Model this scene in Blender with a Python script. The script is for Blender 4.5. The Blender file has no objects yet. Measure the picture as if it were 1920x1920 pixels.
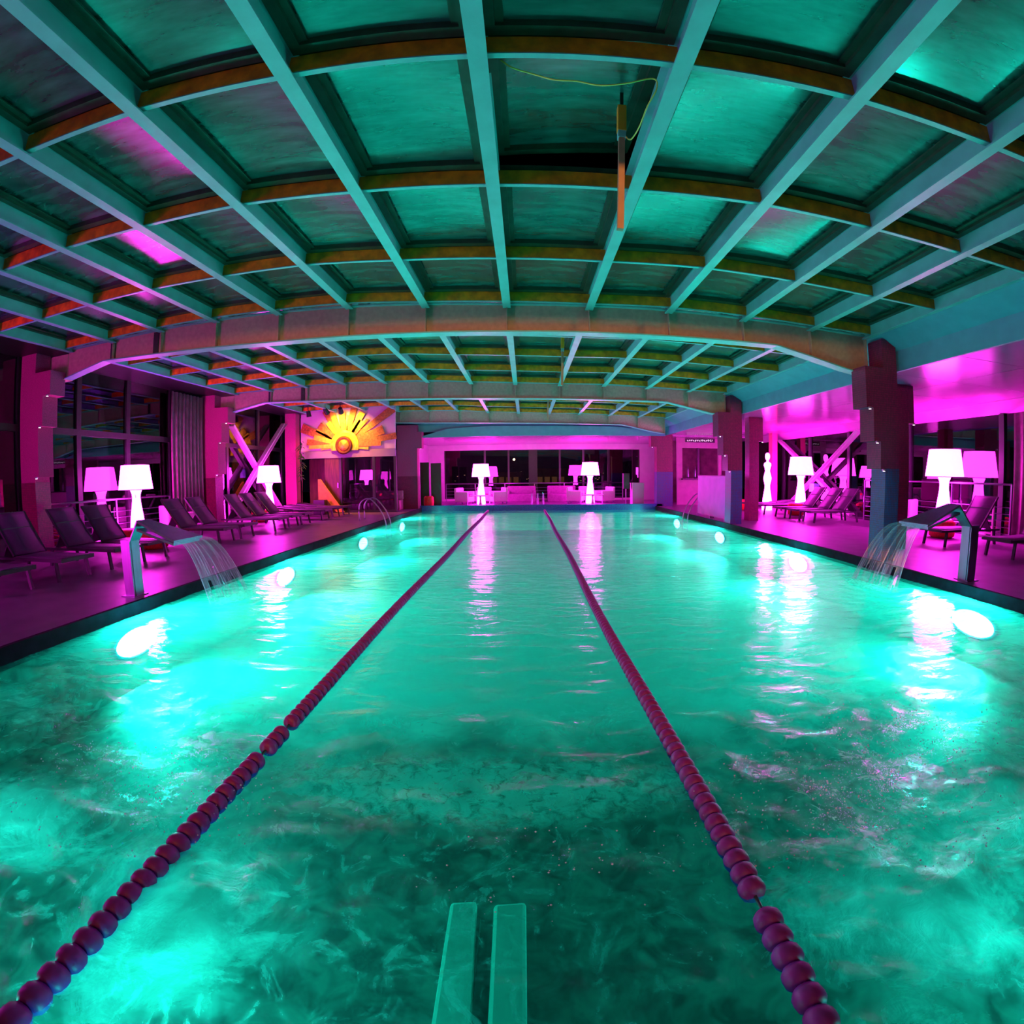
import bpy, bmesh, math, random
from mathutils import Vector, Matrix, noise
random.seed(7)
R = math.radians
S = bpy.context.scene
C = S.collection

# ------------------------------------------------------------------ camera, world, exposure
cd = bpy.data.cameras.new('camera')
cam = bpy.data.objects.new('camera', cd); C.objects.link(cam); S.camera = cam
cd.type = 'PANO'                       # the photograph was taken with a wide, slightly fisheye lens
cd.sensor_width = 36.0; cd.sensor_height = 36.0; cd.sensor_fit = 'HORIZONTAL'
A1 = (1920 / 36.0) / 876.349           # theta = A1*r + A3*r^3, r in mm on the sensor
A3 = -0.0706420 * A1 ** 3
for host in (cd, getattr(cd, 'cycles', None)):
    if host is None: continue
    try:
        host.panorama_type = 'FISHEYE_LENS_POLYNOMIAL'
        host.fisheye_polynomial_k0 = 0.0
        host.fisheye_polynomial_k1 = -A1
        host.fisheye_polynomial_k2 = 0.0
        host.fisheye_polynomial_k3 = -A3
        host.fisheye_polynomial_k4 = 0.0
        host.fisheye_fov = R(200)
    except Exception:
        pass
pit, yaw, rol = -0.0770737, 0.0289254, -0.0103071
rz = lambda a: Matrix.Rotation(a, 4, 'Z')
cam.matrix_world = (Matrix.Translation((0, 0, 1.35)) @ rz(yaw) @ Matrix.Rotation(pit, 4, 'X')
                    @ Matrix.Rotation(-rol, 4, 'Y') @ Matrix.Rotation(R(90), 4, 'X'))
cd.clip_start = 0.02; cd.clip_end = 300

w = bpy.data.worlds.new('night'); S.world = w; w.use_nodes = True
w.node_tree.nodes['Background'].inputs[0].default_value = (0.05, 0.03, 0.10, 1)
w.node_tree.nodes['Background'].inputs[1].default_value = 0.03

vs = S.view_settings
vs.view_transform = 'Standard'; vs.look = 'None'; vs.exposure = 0.0; vs.gamma = 1.0
vs.use_curve_mapping = False
cy = S.cycles
cy.use_denoising = True
try: cy.denoiser = 'OPENIMAGEDENOISE'
except Exception: pass
cy.use_adaptive_sampling = True; cy.adaptive_threshold = 0.06; cy.adaptive_min_samples = 16
cy.max_bounces = 6; cy.diffuse_bounces = 2; cy.glossy_bounces = 3
cy.transparent_max_bounces = 8; cy.transmission_bounces = 4
cy.sample_clamp_indirect = 6.0; cy.sample_clamp_direct = 0.0

def area(name, loc, rot, size, sy, col, power):
    l = bpy.data.lights.new(name, 'AREA'); l.shape = 'RECTANGLE'; l.size = size; l.size_y = sy
    l.color = col; l.energy = power
    o = bpy.data.objects.new(name, l); C.objects.link(o); o.location = loc; o.rotation_euler = rot
    return o
# warm lamps of the bar behind the photographer
for lx_, lz_, pw_ in ((-1.3, 3.3, 420), (0.6, 3.3, 420)):
    l_ = bpy.data.lights.new('bar_light', 'SPOT'); l_.energy = pw_ * 2.3; l_.color = (1.0, 0.40, 0.07); l_.shadow_soft_size = .10
    l_.spot_size = R(80); l_.spot_blend = .9
    o_ = bpy.data.objects.new('bar_light', l_); C.objects.link(o_); o_.location = (lx_, -4.3, lz_); o_.rotation_euler = (R(92), 0, 0)

# ------------------------------------------------------------------ materials
MATS = {}
def mat(name, col, rough=0.6, metal=0.0, nscale=0, namt=0.15, bump=0.0, bscale=20, spec=0.5, emit=None, estr=0,
        stretch=(1, 1, 1)):
    if name in MATS: return MATS[name]
    m = bpy.data.materials.new(name); m.use_nodes = True; MATS[name] = m
    nt = m.node_tree; b = nt.nodes['Principled BSDF']
    b.inputs['Base Color'].default_value = (*col, 1)
    b.inputs['Roughness'].default_value = rough; b.inputs['Metallic'].default_value = metal
    b.inputs['Specular IOR Level'].default_value = spec
    tc = nt.nodes.new('ShaderNodeTexCoord'); mp = nt.nodes.new('ShaderNodeMapping')
    mp.inputs['Scale'].default_value = stretch
    nt.links.new(tc.outputs['Object'], mp.inputs['Vector'])
    if nscale:
        n = nt.nodes.new('ShaderNodeTexNoise'); n.inputs['Scale'].default_value = nscale
        n.inputs['Detail'].default_value = 6
        r = nt.nodes.new('ShaderNodeValToRGB')
        r.color_ramp.elements[0].position = 0.3; r.color_ramp.elements[1].position = 0.7
        r.color_ramp.elements[0].color = (*[max(0, c * (1 - namt)) for c in col], 1)
        r.color_ramp.elements[1].color = (*[min(1, c * (1 + namt)) for c in col], 1)
        nt.links.new(mp.outputs[0], n.inputs['Vector'])
        nt.links.new(n.outputs['Fac'], r.inputs[0]); nt.links.new(r.outputs[0], b.inputs['Base Color'])
    if bump:
        n2 = nt.nodes.new('ShaderNodeTexNoise'); n2.inputs['Scale'].default_value = bscale
        n2.inputs['Detail'].default_value = 4
        bp = nt.nodes.new('ShaderNodeBump'); bp.inputs['Strength'].default_value = bump
        bp.inputs['Distance'].default_value = 0.02
        nt.links.new(mp.outputs[0], n2.inputs['Vector'])
        nt.links.new(n2.outputs['Fac'], bp.inputs['Height']); nt.links.new(bp.outputs[0], b.inputs['Normal'])
    if emit:
        b.inputs['Emission Color'].default_value = (*emit, 1); b.inputs['Emission Strength'].default_value = estr
    return m

MAG = (1.0, 0.023, 0.80)
POOLC = (0.02, 1.0, 0.76)
deck = mat('deck_stone', (0.26, 0.10, 0.25), 0.38, nscale=3, namt=0.18, bump=0.15, bscale=60)
coping_m = mat('coping_stone', (0.02, 0.01, 0.025), 0.9, nscale=8, namt=0.3, spec=0.1)
curb_m = mat('blue_tile', (0.02, 0.05, 0.30), 0.25, nscale=20, namt=0.3)
basin_m = mat('basin_tile', (0.50, 0.72, 0.66), 0.5, nscale=1.3, namt=0.12)
steel_w = mat('painted_steel', (0.16, 0.47, 0.52), 0.42, nscale=5, namt=0.10, bump=0.05, bscale=40)
rust_m = mat('brown_steel', (0.72, 0.23, 0.006), 0.55, nscale=9, namt=0.35, bump=0.1, bscale=50)
fascia_m = mat('fascia_paint', (0.08, 0.28, 0.42), 0.5, nscale=5, namt=0.08)
beam_m = mat('beam_paint', (0.48, 0.31, 0.27), 0.6, nscale=14, namt=0.12, bump=0.1, bscale=90)
frame_m = mat('panel_frame', (0.03, 0.05, 0.035), 0.45, nscale=10, namt=0.3)
dark_m = mat('dark_metal', (0.012, 0.010, 0.014), 0.4, nscale=12, namt=0.3)
wood_d = mat('dark_wood', (0.10, 0.018, 0.012), 0.5, nscale=4, namt=0.4, stretch=(6, 6, 0.6))
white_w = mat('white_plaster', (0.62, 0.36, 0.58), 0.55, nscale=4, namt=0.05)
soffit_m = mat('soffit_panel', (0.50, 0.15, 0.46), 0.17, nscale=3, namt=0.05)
col_r = mat('column_plaster', (0.46, 0.03, 0.20), 0.7, nscale=40, namt=0.35, bump=0.4, bscale=90, stretch=(1, 1, 3))
sling = mat('sling_fabric', (0.12, 0.03, 0.13), 0.7, nscale=120, namt=0.25, bump=0.2, bscale=300)
lframe = mat('lounger_frame', (0.03, 0.025, 0.035), 0.4, nscale=10, namt=0.2)
chrome = mat('brushed_steel', (0.34, 0.26, 0.42), 0.34, metal=1.0, nscale=30, namt=0.1, stretch=(1, 1, 0.1))
red_m = mat('red_fabric', (0.75, 0.012, 0.02), 0.6, nscale=30, namt=0.2)
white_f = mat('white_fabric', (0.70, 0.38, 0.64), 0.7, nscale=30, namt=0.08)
rope_m = mat('float_plastic', (0.34, 0.01, 0.27), 0.5, nscale=12, namt=0.35)
cord_m = mat('steel_cable', (0.06, 0.06, 0.07), 0.4, nscale=12, namt=0.2)
shade_m = mat('lamp_shade_glow', (0.9, 0.8, 0.9), 0.6, nscale=2, namt=0.03, emit=MAG, estr=40)
lbase_m = mat('lamp_base_glow', (0.9, 0.8, 0.9), 0.4, nscale=2, namt=0.03, emit=MAG, estr=40)
lens_m = mat('pool_lens', (0.9, 1, 1), 0.3, nscale=2, namt=0.02, emit=POOLC, estr=330)
spot_m = mat('tiny_spot', (1, 1, 1), 0.3, nscale=2, namt=0.02, emit=(1, 0.75, 0.8), estr=6)
gold_m = mat('gilded_wood', (0.85, 0.45, 0.05), 0.38, metal=0.35, nscale=8, namt=0.25)
goldd_m = mat('aged_gilding', (0.42, 0.12, 0.03), 0.5, metal=0.2, nscale=14, namt=0.5)
green_m = mat('leaf', (0.05, 0.12, 0.04), 0.5, nscale=20, namt=0.3)
orange_m = mat('orange_board', (0.75, 0.22, 0.03), 0.6, nscale=6, namt=0.2)
yellow_c = mat('yellow_cable', (0.75, 0.65, 0.15), 0.5, nscale=10, namt=0.1)
drape_m = mat('drape', (0.30, 0.10, 0.22), 0.8, nscale=6, namt=0.2)

def glass(name, tint, spec_lo, bumpy=0.0, rough=0.0, scale=(1, 1, 1), nsc=6):
    m = bpy.data.materials.new(name); m.use_nodes = True; nt = m.node_tree; nt.nodes.clear()
    o = nt.nodes.new('ShaderNodeOutputMaterial'); mx = nt.nodes.new('ShaderNodeMixShader')
    t = nt.nodes.new('ShaderNodeBsdfTransparent'); t.inputs[0].default_value = (*tint, 1)
    g = nt.nodes.new('ShaderNodeBsdfGlossy'); g.inputs['Roughness'].default_value = rough
    lw = nt.nodes.new('ShaderNodeFresnel'); lw.inputs[0].default_value = 1.5
    mr = nt.nodes.new('ShaderNodeMath'); mr.operation = 'ADD'; mr.inputs[1].default_value = spec_lo; mr.use_clamp = True
    nt.links.new(lw.outputs[0], mr.inputs[0]); nt.links.new(mr.outputs[0], mx.inputs[0])
    nt.links.new(t.outputs[0], mx.inputs[1]); nt.links.new(g.outputs[0], mx.inputs[2]); nt.links.new(mx.outputs[0], o.inputs[0])
    if bumpy:
        tc = nt.nodes.new('ShaderNodeTexCoord'); mp = nt.nodes.new('ShaderNodeMapping'); mp.inputs['Scale'].default_value = scale
        n = nt.nodes.new('ShaderNodeTexNoise'); n.inputs['Scale'].default_value = nsc; n.inputs['Detail'].default_value = 3
        bp = nt.nodes.new('ShaderNodeBump'); bp.inputs['Strength'].default_value = bumpy; bp.inputs['Distance'].default_value = 0.02
        nt.links.new(tc.outputs['Object'], mp.inputs[0]); nt.links.new(mp.outputs[0], n.inputs['Vector'])
        nt.links.new(n.outputs['Fac'], bp.inputs['Height']); nt.links.new(bp.outputs[0], g.inputs['Normal'])
    return m
win_g = glass('window_glass', (0.55, 0.5, 0.6), 0.06)

def roof_glass():
    # streaky twin-wall roof glazing: dark body with a satin reflection
    m = bpy.data.materials.new('roof_glazing'); m.use_nodes = True; nt = m.node_tree; b = nt.nodes['Principled BSDF']
    tc = nt.nodes.new('ShaderNodeTexCoord'); mp = nt.nodes.new('ShaderNodeMapping'); mp.inputs['Scale'].default_value = (.7, 3.5, 1)
    n = nt.nodes.new('ShaderNodeTexNoise'); n.inputs['Scale'].default_value = 3; n.inputs['Detail'].default_value = 8
    rp = nt.nodes.new('ShaderNodeValToRGB'); rp.color_ramp.elements[0].position = 0.35; rp.color_ramp.elements[1].position = 0.7
    rp.color_ramp.elements[0].color = (0.01, 0.05, 0.05, 1); rp.color_ramp.elements[1].color = (0.04, 0.15, 0.14, 1)
    nt.links.new(tc.outputs['Object'], mp.inputs[0]); nt.links.new(mp.outputs[0], n.inputs['Vector'])
    nt.links.new(n.outputs['Fac'], rp.inputs[0]); nt.links.new(rp.outputs[0], b.inputs['Base Color'])
    b.inputs['Roughness'].default_value = 0.24; b.inputs['Specular IOR Level'].default_value = 0.8
    b.inputs['IOR'].default_value = 1.75
    bp = nt.nodes.new('ShaderNodeBump'); bp.inputs['Strength'].default_value = 0.05; bp.inputs['Distance'].default_value = 0.01
    nt.links.new(n.outputs['Fac'], bp.inputs['Height']); nt.links.new(bp.outputs[0], b.inputs['Normal'])
    return m
roof_g = roof_glass()

def water_mat():
    m = bpy.data.materials.new('milky_water'); m.use_nodes = True; nt = m.node_tree; nt.nodes.clear()
    N = nt.nodes.new; L = nt.links.new
    def M(op, a, b=None, c=None, clamp=False):
        n = N('ShaderNodeMath'); n.operation = op; n.use_clamp = clamp
        for k, v in enumerate((a, b, c)):
            if v is None: continue
            if isinstance(v, (int, float)): n.inputs[k].default_value = v
            else: L(v, n.inputs[k])
        return n.outputs[0]
    def noise_(vec, sc, det=6, dist=0.0, rough=.5):
        n = N('ShaderNodeTexNoise'); n.inputs['Scale'].default_value = sc; n.inputs['Detail'].default_value = det
        n.inputs['Distortion'].default_value = dist; n.inputs['Roughness'].default_value = rough; L(vec, n.inputs['Vector']); return n.outputs['Fac']
    def rng(v, lo, hi, a=0.0, b=1.0, smooth=True):
        n = N('ShaderNodeMapRange'); n.interpolation_type = 'SMOOTHSTEP' if smooth else 'LINEAR'
        L(v, n.inputs[0]); n.inputs[1].default_value = lo; n.inputs[2].default_value = hi; n.inputs[3].default_value = a; n.inputs[4].default_value = b
        return n.outputs[0]
    o = N('ShaderNodeOutputMaterial'); tc = N('ShaderNodeTexCoord'); P = tc.outputs['Object']
    sp = N('ShaderNodeSeparateXYZ'); L(P, sp.inputs[0])
    mp = N('ShaderNodeMapping'); mp.inputs['Scale'].default_value = (0.8, 1.7, 1); L(P, mp.inputs[0])
    n1 = noise_(mp.outputs[0], 3.2, 7, .6)
    wob = noise_(P, 1.3, 5)
    near = rng(M('MULTIPLY_ADD', wob, 1.6, sp.outputs[1]), 2.4, 3.9, 1, 0)     # churned whirlpool end
    n2 = noise_(P, 9, 8, 1.2, .6)
    bump_h = M('ADD', n1, M('MULTIPLY', M('MULTIPLY', n2, near), .55))
    bp = N('ShaderNodeBump'); bp.inputs['Strength'].default_value = 0.5; bp.inputs['Distance'].default_value = 0.035; L(bump_h, bp.inputs['Height'])
    # aerated water around each jet: distance to the jet, frayed by swirling noise
    sw = noise_(P, 2.6, 10, 1.6, .62)
    fro = None
    for jx, jy, rx, ry in ((-2.35, 1.2, .62, .42), (-1.25, 1.02, .42, .50), (1.35, 1.05, .60, .48), (2.35, 1.35, .75, .50), (3.6, 2.3, 1.2, .5), (-3.8, 1.9, 1.0, .5)):
        dx = M('DIVIDE', M('SUBTRACT', sp.outputs[0], jx), rx); dy = M('DIVIDE', M('SUBTRACT', sp.outputs[1], jy), ry)
        d = M('SQRT', M('ADD', M('MULTIPLY', dx, dx), M('MULTIPLY', dy, dy)))
        g = rng(M('ADD', d, M('MULTIPLY', sw, 1.6)), 1.15, 1.85, 1, 0)
        fro = g if fro is None else M('MAXIMUM', fro, g)
    veins = rng(noise_(P, 4.2, 10, 2.6, .65), .50, .66, 0, .30)
    nearmix = M('ADD', M('ADD', .07, M('MULTIPLY', fro, .62)), veins, clamp=True)
    fac = M('ADD', M('MULTIPLY', near, nearmix), M('MULTIPLY', M('SUBTRACT', 1.0, near), .35), clamp=True)
    tr = N('ShaderNodeBsdfTransparent'); tr.inputs[0].default_value = (0.33, 0.97, 0.95, 1)
    tl = N('ShaderNodeBsdfTranslucent'); tl.inputs[0].default_value = (0.40, 0.86, 0.86, 1); L(bp.outputs[0], tl.inputs['Normal'])
    df = N('ShaderNodeBsdfDiffuse'); df.inputs[0].default_value = (0.02, 0.30, 0.30, 1)
    body = N('ShaderNodeMixShader'); L(fac, body.inputs[0]); L(tr.outputs[0], body.inputs[1]); L(tl.outputs[0], body.inputs[2])
    b2 = N('ShaderNodeMixShader'); b2.inputs[0].default_value = 0.03; L(body.outputs[0], b2.inputs[1]); L(df.outputs[0], b2.inputs[2])
    gl = N('ShaderNodeBsdfGlossy'); gl.inputs['Roughness'].default_value = 0.03; L(bp.outputs[0], gl.inputs['Normal'])
    fr = N('ShaderNodeFresnel'); fr.inputs[0].default_value = 1.33; L(bp.outputs[0], fr.inputs['Normal'])
    mx = N('ShaderNodeMixShader'); L(fr.outputs[0], mx.inputs[0]); L(b2.outputs[0], mx.inputs[1]); L(gl.outputs[0], mx.inputs[2])
    L(mx.outputs[0], o.inputs[0])
    return m
water_m = water_mat()

def foam_mat(name, lo, hi, scale, colr=(0.8, 0.95, 0.92), stretch=(1, 1, 1), power=1.0, trans=False):
    # white froth: noise decides where the bubbles are, UV distance thins them towards the patch's rim
    m = bpy.data.materials.new(name); m.use_nodes = True; nt = m.node_tree; nt.nodes.clear()
    N = nt.nodes.new; L = nt.links.new
    o = N('ShaderNodeOutputMaterial'); tc = N('ShaderNodeTexCoord')
    mp = N('ShaderNodeMapping'); mp.inputs['Scale'].default_value = stretch; L(tc.outputs['Object'], mp.inputs[0])
    n = N('ShaderNodeTexNoise'); n.inputs['Scale'].default_value = scale; n.inputs['Detail'].default_value = 9
    n.inputs['Roughness'].default_value = 0.65; n.inputs['Distortion'].default_value = 0.8; L(mp.outputs[0], n.inputs['Vector'])
    rp = N('ShaderNodeMapRange'); rp.inputs[1].default_value = lo; rp.inputs[2].default_value = hi; L(n.outputs['Fac'], rp.inputs[0])
    uv = N('ShaderNodeVectorMath'); uv.operation = 'DISTANCE'; uv.inputs[1].default_value = (0.5, 0.5, 0); L(tc.outputs['UV'], uv.inputs[0])
    fr = N('ShaderNodeMapRange'); fr.inputs[1].default_value = 0.5; fr.inputs[2].default_value = 0.12; L(uv.outputs['Value'], fr.inputs[0])
    mu = N('ShaderNodeMath'); mu.operation = 'MULTIPLY'; L(rp.outputs[0], mu.inputs[0]); L(fr.outputs[0], mu.inputs[1])
    mu2 = N('ShaderNodeMath'); mu2.operation = 'MULTIPLY'; mu2.inputs[1].default_value = power; mu2.use_clamp = True; L(mu.outputs[0], mu2.inputs[0])
    d = N('ShaderNodeBsdfDiffuse'); d.inputs[0].default_value = (*colr, 1)
    tl = N('ShaderNodeBsdfTranslucent'); tl.inputs[0].default_value = (*colr, 1)
    a = N('ShaderNodeMixShader'); a.inputs[0].default_value = 0.6; L(d.outputs[0], a.inputs[1]); L(tl.outputs[0], a.inputs[2])
    t = N('ShaderNodeBsdfTransparent')
    mx = N('ShaderNodeMixShader'); L(mu2.outputs[0], mx.inputs[0]); L(t.outputs[0], mx.inputs[1]); L(a.outputs[0], mx.inputs[2])
    L(mx.outputs[0], o.inputs[0])
    return m
foam_m = foam_mat('foam', 0.40, 0.62, 3.0, power=1.6)
splash_m = foam_mat('splash', 0.35, 0.6, 14, power=2.2)

def mosaic(name, c1, c2, mortar, sc):
    m = bpy.data.materials.new(name); m.use_nodes = True; nt = m.node_tree; b = nt.nodes['Principled BSDF']
    tc = nt.nodes.new('ShaderNodeTexCoord'); br = nt.nodes.new('ShaderNodeTexBrick')
    sp = nt.nodes.new('ShaderNodeSeparateXYZ'); ad = nt.nodes.new('ShaderNodeMath'); cb = nt.nodes.new('ShaderNodeCombineXYZ')
    nt.links.new(tc.outputs['Object'], sp.inputs[0])
    nt.links.new(sp.outputs[0], ad.inputs[0]); nt.links.new(sp.outputs[1], ad.inputs[1])
    nt.links.new(ad.outputs[0], cb.inputs[0]); nt.links.new(sp.outputs[2], cb.inputs[1])
    nt.links.new(cb.outputs[0], br.inputs['Vector'])
    br.offset = 0.0; br.inputs['Scale'].default_value = sc; br.inputs['Brick Width'].default_value = 0.5; br.inputs['Row Height'].default_value = 0.5
    br.inputs['Mortar Size'].default_value = 0.03
    br.inputs['Color1'].default_value = (*c1, 1); br.inputs['Color2'].default_value = (*c2, 1); br.inputs['Mortar'].default_value = (*mortar, 1)
    nt.links.new(br.outputs['Color'], b.inputs['Base Color']); b.inputs['Roughness'].default_value = 0.3
    bp = nt.nodes.new('ShaderNodeBump'); bp.inputs['Strength'].default_value = 0.5; bp.inputs['Distance'].default_value = 0.004; bp.invert = True
    nt.links.new(br.outputs['Fac'], bp.inputs['Height']); nt.links.new(bp.outputs[0], b.inputs['Normal'])
    return m
mosaic_m = mosaic('blue_mosaic', (0.04, 0.07, 0.30), (0.10, 0.04, 0.20), (0.02, 0.02, 0.04), 14)
mosaic_r = mosaic('red_mosaic', (0.30, 0.012, 0.09), (0.20, 0.012, 0.07), (0.03, 0.01, 0.02), 14)

# ------------------------------------------------------------------ mesh helpers
def box(bm, x0, x1, y0, y1, z0, z1):
    v = [bm.verts.new(p) for p in ((x0, y0, z0), (x1, y0, z0), (x1, y1, z0), (x0, y1, z0), (x0, y0, z1), (x1, y0, z1), (x1, y1, z1), (x0, y1, z1))]
    for f in ((0, 3, 2, 1), (4, 5, 6, 7), (0, 1, 5, 4), (1, 2, 6, 5), (2, 3, 7, 6), (3, 0, 4, 7)):
        bm.faces.new([v[i] for i in f])
def boxes(*bs):
    bm = bmesh.new()
    for b in bs: box(bm, *b)
    return bm
def bar(bm, p, q, wx, wz, up=(0, 0, 1)):
    p, q = Vector(p), Vector(q); d = (q - p).normalized(); u = Vector(up)
    s = d.cross(u)
    if s.length < 1e-4: s = d.cross(Vector((1, 0, 0)))
    s.normalize(); u = s.cross(d).normalized()
    v = [bm.verts.new(c + s * a * wx / 2 + u * b * wz / 2) for c in (p, q) for a, b in ((-1, -1), (1, -1), (1, 1), (-1, 1))]
    for f in ((3, 2, 1, 0), (4, 5, 6, 7), (0, 1, 5, 4), (1, 2, 6, 5), (2, 3, 7, 6), (3, 0, 4, 7)):
        bm.faces.new([v[i] for i in f])
def tube(bm, pts, r, n=8, caps=True):
    rings = []
    pts = [Vector(p) for p in pts]
    for i, p in enumerate(pts):
        d = (pts[min(i + 1, len(pts) - 1)] - pts[max(i - 1, 0)]).normalized()
        a = d.cross(Vector((0, 0, 1)))
        if a.length < 1e-3: a = d.cross(Vector((1, 0, 0)))
        a.normalize(); b = a.cross(d)
        rr = r[i] if isinstance(r, (list, tuple)) else r
        rings.append([bm.verts.new(p + a * rr * math.cos(2 * math.pi * k / n) + b * rr * math.sin(2 * math.pi * k / n)) for k in range(n)])
    for A, B in zip(rings, rings[1:]):
        for k in range(n): bm.faces.new((A[k], A[(k + 1) % n], B[(k + 1) % n], B[k]))
    if caps: bm.faces.new(rings[0][::-1]); bm.faces.new(rings[-1])
def lathe(bm, prof, n=24, cx=0, cy=0, sx=1, sy=1):
    rings = [[bm.verts.new((cx + r * sx * math.cos(2 * math.pi * k / n), cy + r * sy * math.sin(2 * math.pi * k / n), z)) for k in range(n)] for r, z in prof]
    for A, B in zip(rings, rings[1:]):
        for k in range(n): bm.faces.new((A[k], A[(k + 1) % n], B[(k + 1) % n], B[k]))
    bm.faces.new(rings[0][::-1]); bm.faces.new(rings[-1])
def prism(bm, prof, axis, a, b):
    """closed outline in a plane, extruded along axis from a to b"""
    def P(u, v, t): return (u, t, v) if axis == 'Y' else (t, u, v) if axis == 'X' else (u, v, t)
    A = [bm.verts.new(P(u, v, a)) for u, v in prof]; B = [bm.verts.new(P(u, v, b)) for u, v in prof]
    bm.faces.new(A); bm.faces.new(B[::-1])
    for i in range(len(A)):
        j = (i + 1) % len(A); bm.faces.new((A[i], B[i], B[j], A[j]))
def obj(name, bm, m, parent=None, smooth=False, bevel=0):
    if isinstance(bm, bpy.types.Mesh): me = bm
    else:
        bmesh.ops.recalc_face_normals(bm, faces=bm.faces[:])
        me = bpy.data.meshes.new(name); bm.to_mesh(me); bm.free(); me.materials.append(m)
        if smooth:
            for p in me.polygons: p.use_smooth = True
    o = bpy.data.objects.new(name, me); C.objects.link(o)
    if parent: o.parent = parent
    if bevel:
        b = o.modifiers.new('bevel', 'BEVEL'); b.width = bevel; b.segments = 2; b.limit_method = 'ANGLE'
    return o
def tag(o, label=None, cat=None, group=None, kind=None):
    if label: o['label'] = label
    if cat: o['category'] = cat
    if group: o['group'] = group
    if kind: o['kind'] = kind
    return o
def thing(name, loc, label, cat, group=None, rotz=0, kind=None):
    o = bpy.data.objects.new(name, None); C.objects.link(o); o.location = loc; o.rotation_euler = (0, 0, rotz)
    o.empty_display_size = 0.1
    return tag(o, label, cat, group, kind)
def struct(name, bm, m, label=None, cat=None, parent=None, **k):
    o = obj(name, bm, m, parent, **k)
    if not parent: tag(o, label, cat, None, 'structure')
    return o
def copy_tree(o, parent=None):
    c = o.copy(); C.objects.link(c)
    if parent: c.parent = parent
    for ch in list(o.children): copy_tree(ch, c)
    return c

# ------------------------------------------------------------------ setting: floor, basin, water
XL, XR, YN, YF = -4.55, 5.72, 0.2, 20.1
WL, WR, YB, Y0 = -9.95, 11.0, 26.0, -5.2
fl = struct('floor', boxes((WL, XL - .04, Y0, YB, -.25, 0), (XR + .04, WR, Y0, YB, -.25, 0), (XL - .04, XR + .04, YF + .3, YB, -.25, 0),
                           (XL - .04, XR + .04, Y0, YN - .3, -.25, 0)), deck, 'grey stone pool deck around the water', 'floor')
struct('trim_1', boxes((XL - .04, XL + .015, YN - .3, YF, -.20, .003)), coping_m, 'dark stone coping along the left pool edge', 'coping')
struct('trim_2', boxes((XR - .015, XR + .04, YN - .3, YF, -.20, .003)), coping_m, 'dark stone coping along the right pool edge', 'coping')
struct('trim_3', boxes((XL - .3, XR + .3, YF, YF + .3, -.25, .10)), curb_m, 'raised blue tiled curb across the far pool end', 'coping')
struct('trim_4', boxes((XL - .3, XR + .3, YN - .3, YN, -.25, .004)), coping_m, 'coping under the photographer at the near pool end', 'coping')
DZ = -1.0
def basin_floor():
    # pale tile in the long basin, darker mottled tone towards the whirlpool end, blended along a noisy edge
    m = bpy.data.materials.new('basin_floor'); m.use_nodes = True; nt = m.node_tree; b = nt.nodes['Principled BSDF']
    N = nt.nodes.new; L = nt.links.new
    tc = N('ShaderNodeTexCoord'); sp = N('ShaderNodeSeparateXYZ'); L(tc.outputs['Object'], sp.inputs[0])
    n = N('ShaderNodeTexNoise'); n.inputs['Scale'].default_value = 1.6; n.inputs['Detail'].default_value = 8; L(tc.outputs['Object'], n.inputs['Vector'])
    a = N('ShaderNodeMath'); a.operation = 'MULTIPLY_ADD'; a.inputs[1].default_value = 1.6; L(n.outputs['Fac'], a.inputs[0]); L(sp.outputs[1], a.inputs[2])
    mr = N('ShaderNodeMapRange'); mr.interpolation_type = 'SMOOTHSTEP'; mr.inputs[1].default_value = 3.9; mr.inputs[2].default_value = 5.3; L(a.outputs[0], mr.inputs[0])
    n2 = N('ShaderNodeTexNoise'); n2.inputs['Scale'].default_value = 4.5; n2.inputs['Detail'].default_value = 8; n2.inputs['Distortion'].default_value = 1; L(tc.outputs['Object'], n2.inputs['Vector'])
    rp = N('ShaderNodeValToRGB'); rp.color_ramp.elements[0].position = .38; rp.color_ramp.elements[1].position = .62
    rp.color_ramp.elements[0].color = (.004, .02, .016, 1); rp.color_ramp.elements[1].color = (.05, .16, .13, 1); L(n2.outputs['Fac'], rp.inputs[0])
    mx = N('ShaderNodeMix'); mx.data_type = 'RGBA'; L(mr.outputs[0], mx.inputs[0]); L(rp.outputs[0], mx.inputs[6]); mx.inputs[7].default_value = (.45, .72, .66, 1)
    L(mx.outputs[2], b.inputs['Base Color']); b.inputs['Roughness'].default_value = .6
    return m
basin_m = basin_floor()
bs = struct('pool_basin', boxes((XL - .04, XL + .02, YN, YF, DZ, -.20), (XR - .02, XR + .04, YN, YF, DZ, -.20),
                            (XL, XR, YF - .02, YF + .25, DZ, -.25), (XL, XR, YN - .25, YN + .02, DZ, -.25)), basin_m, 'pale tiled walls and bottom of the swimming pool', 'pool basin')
struct('basin_floor', boxes((XL, XR, YN, YF, DZ - .1, DZ + .01)), basin_m, 'pool bottom, pale tile turning darker and mottled at the whirlpool end', 'pool floor')
pebble = mat('dark_pebble', (0.04, 0.10, 0.085), 0.6, nscale=2.6, namt=0.55, bump=0.4, bscale=8)
pale = mat('pale_strip', (0.16, 0.36, 0.31), 0.5, nscale=3, namt=0.1)
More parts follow.
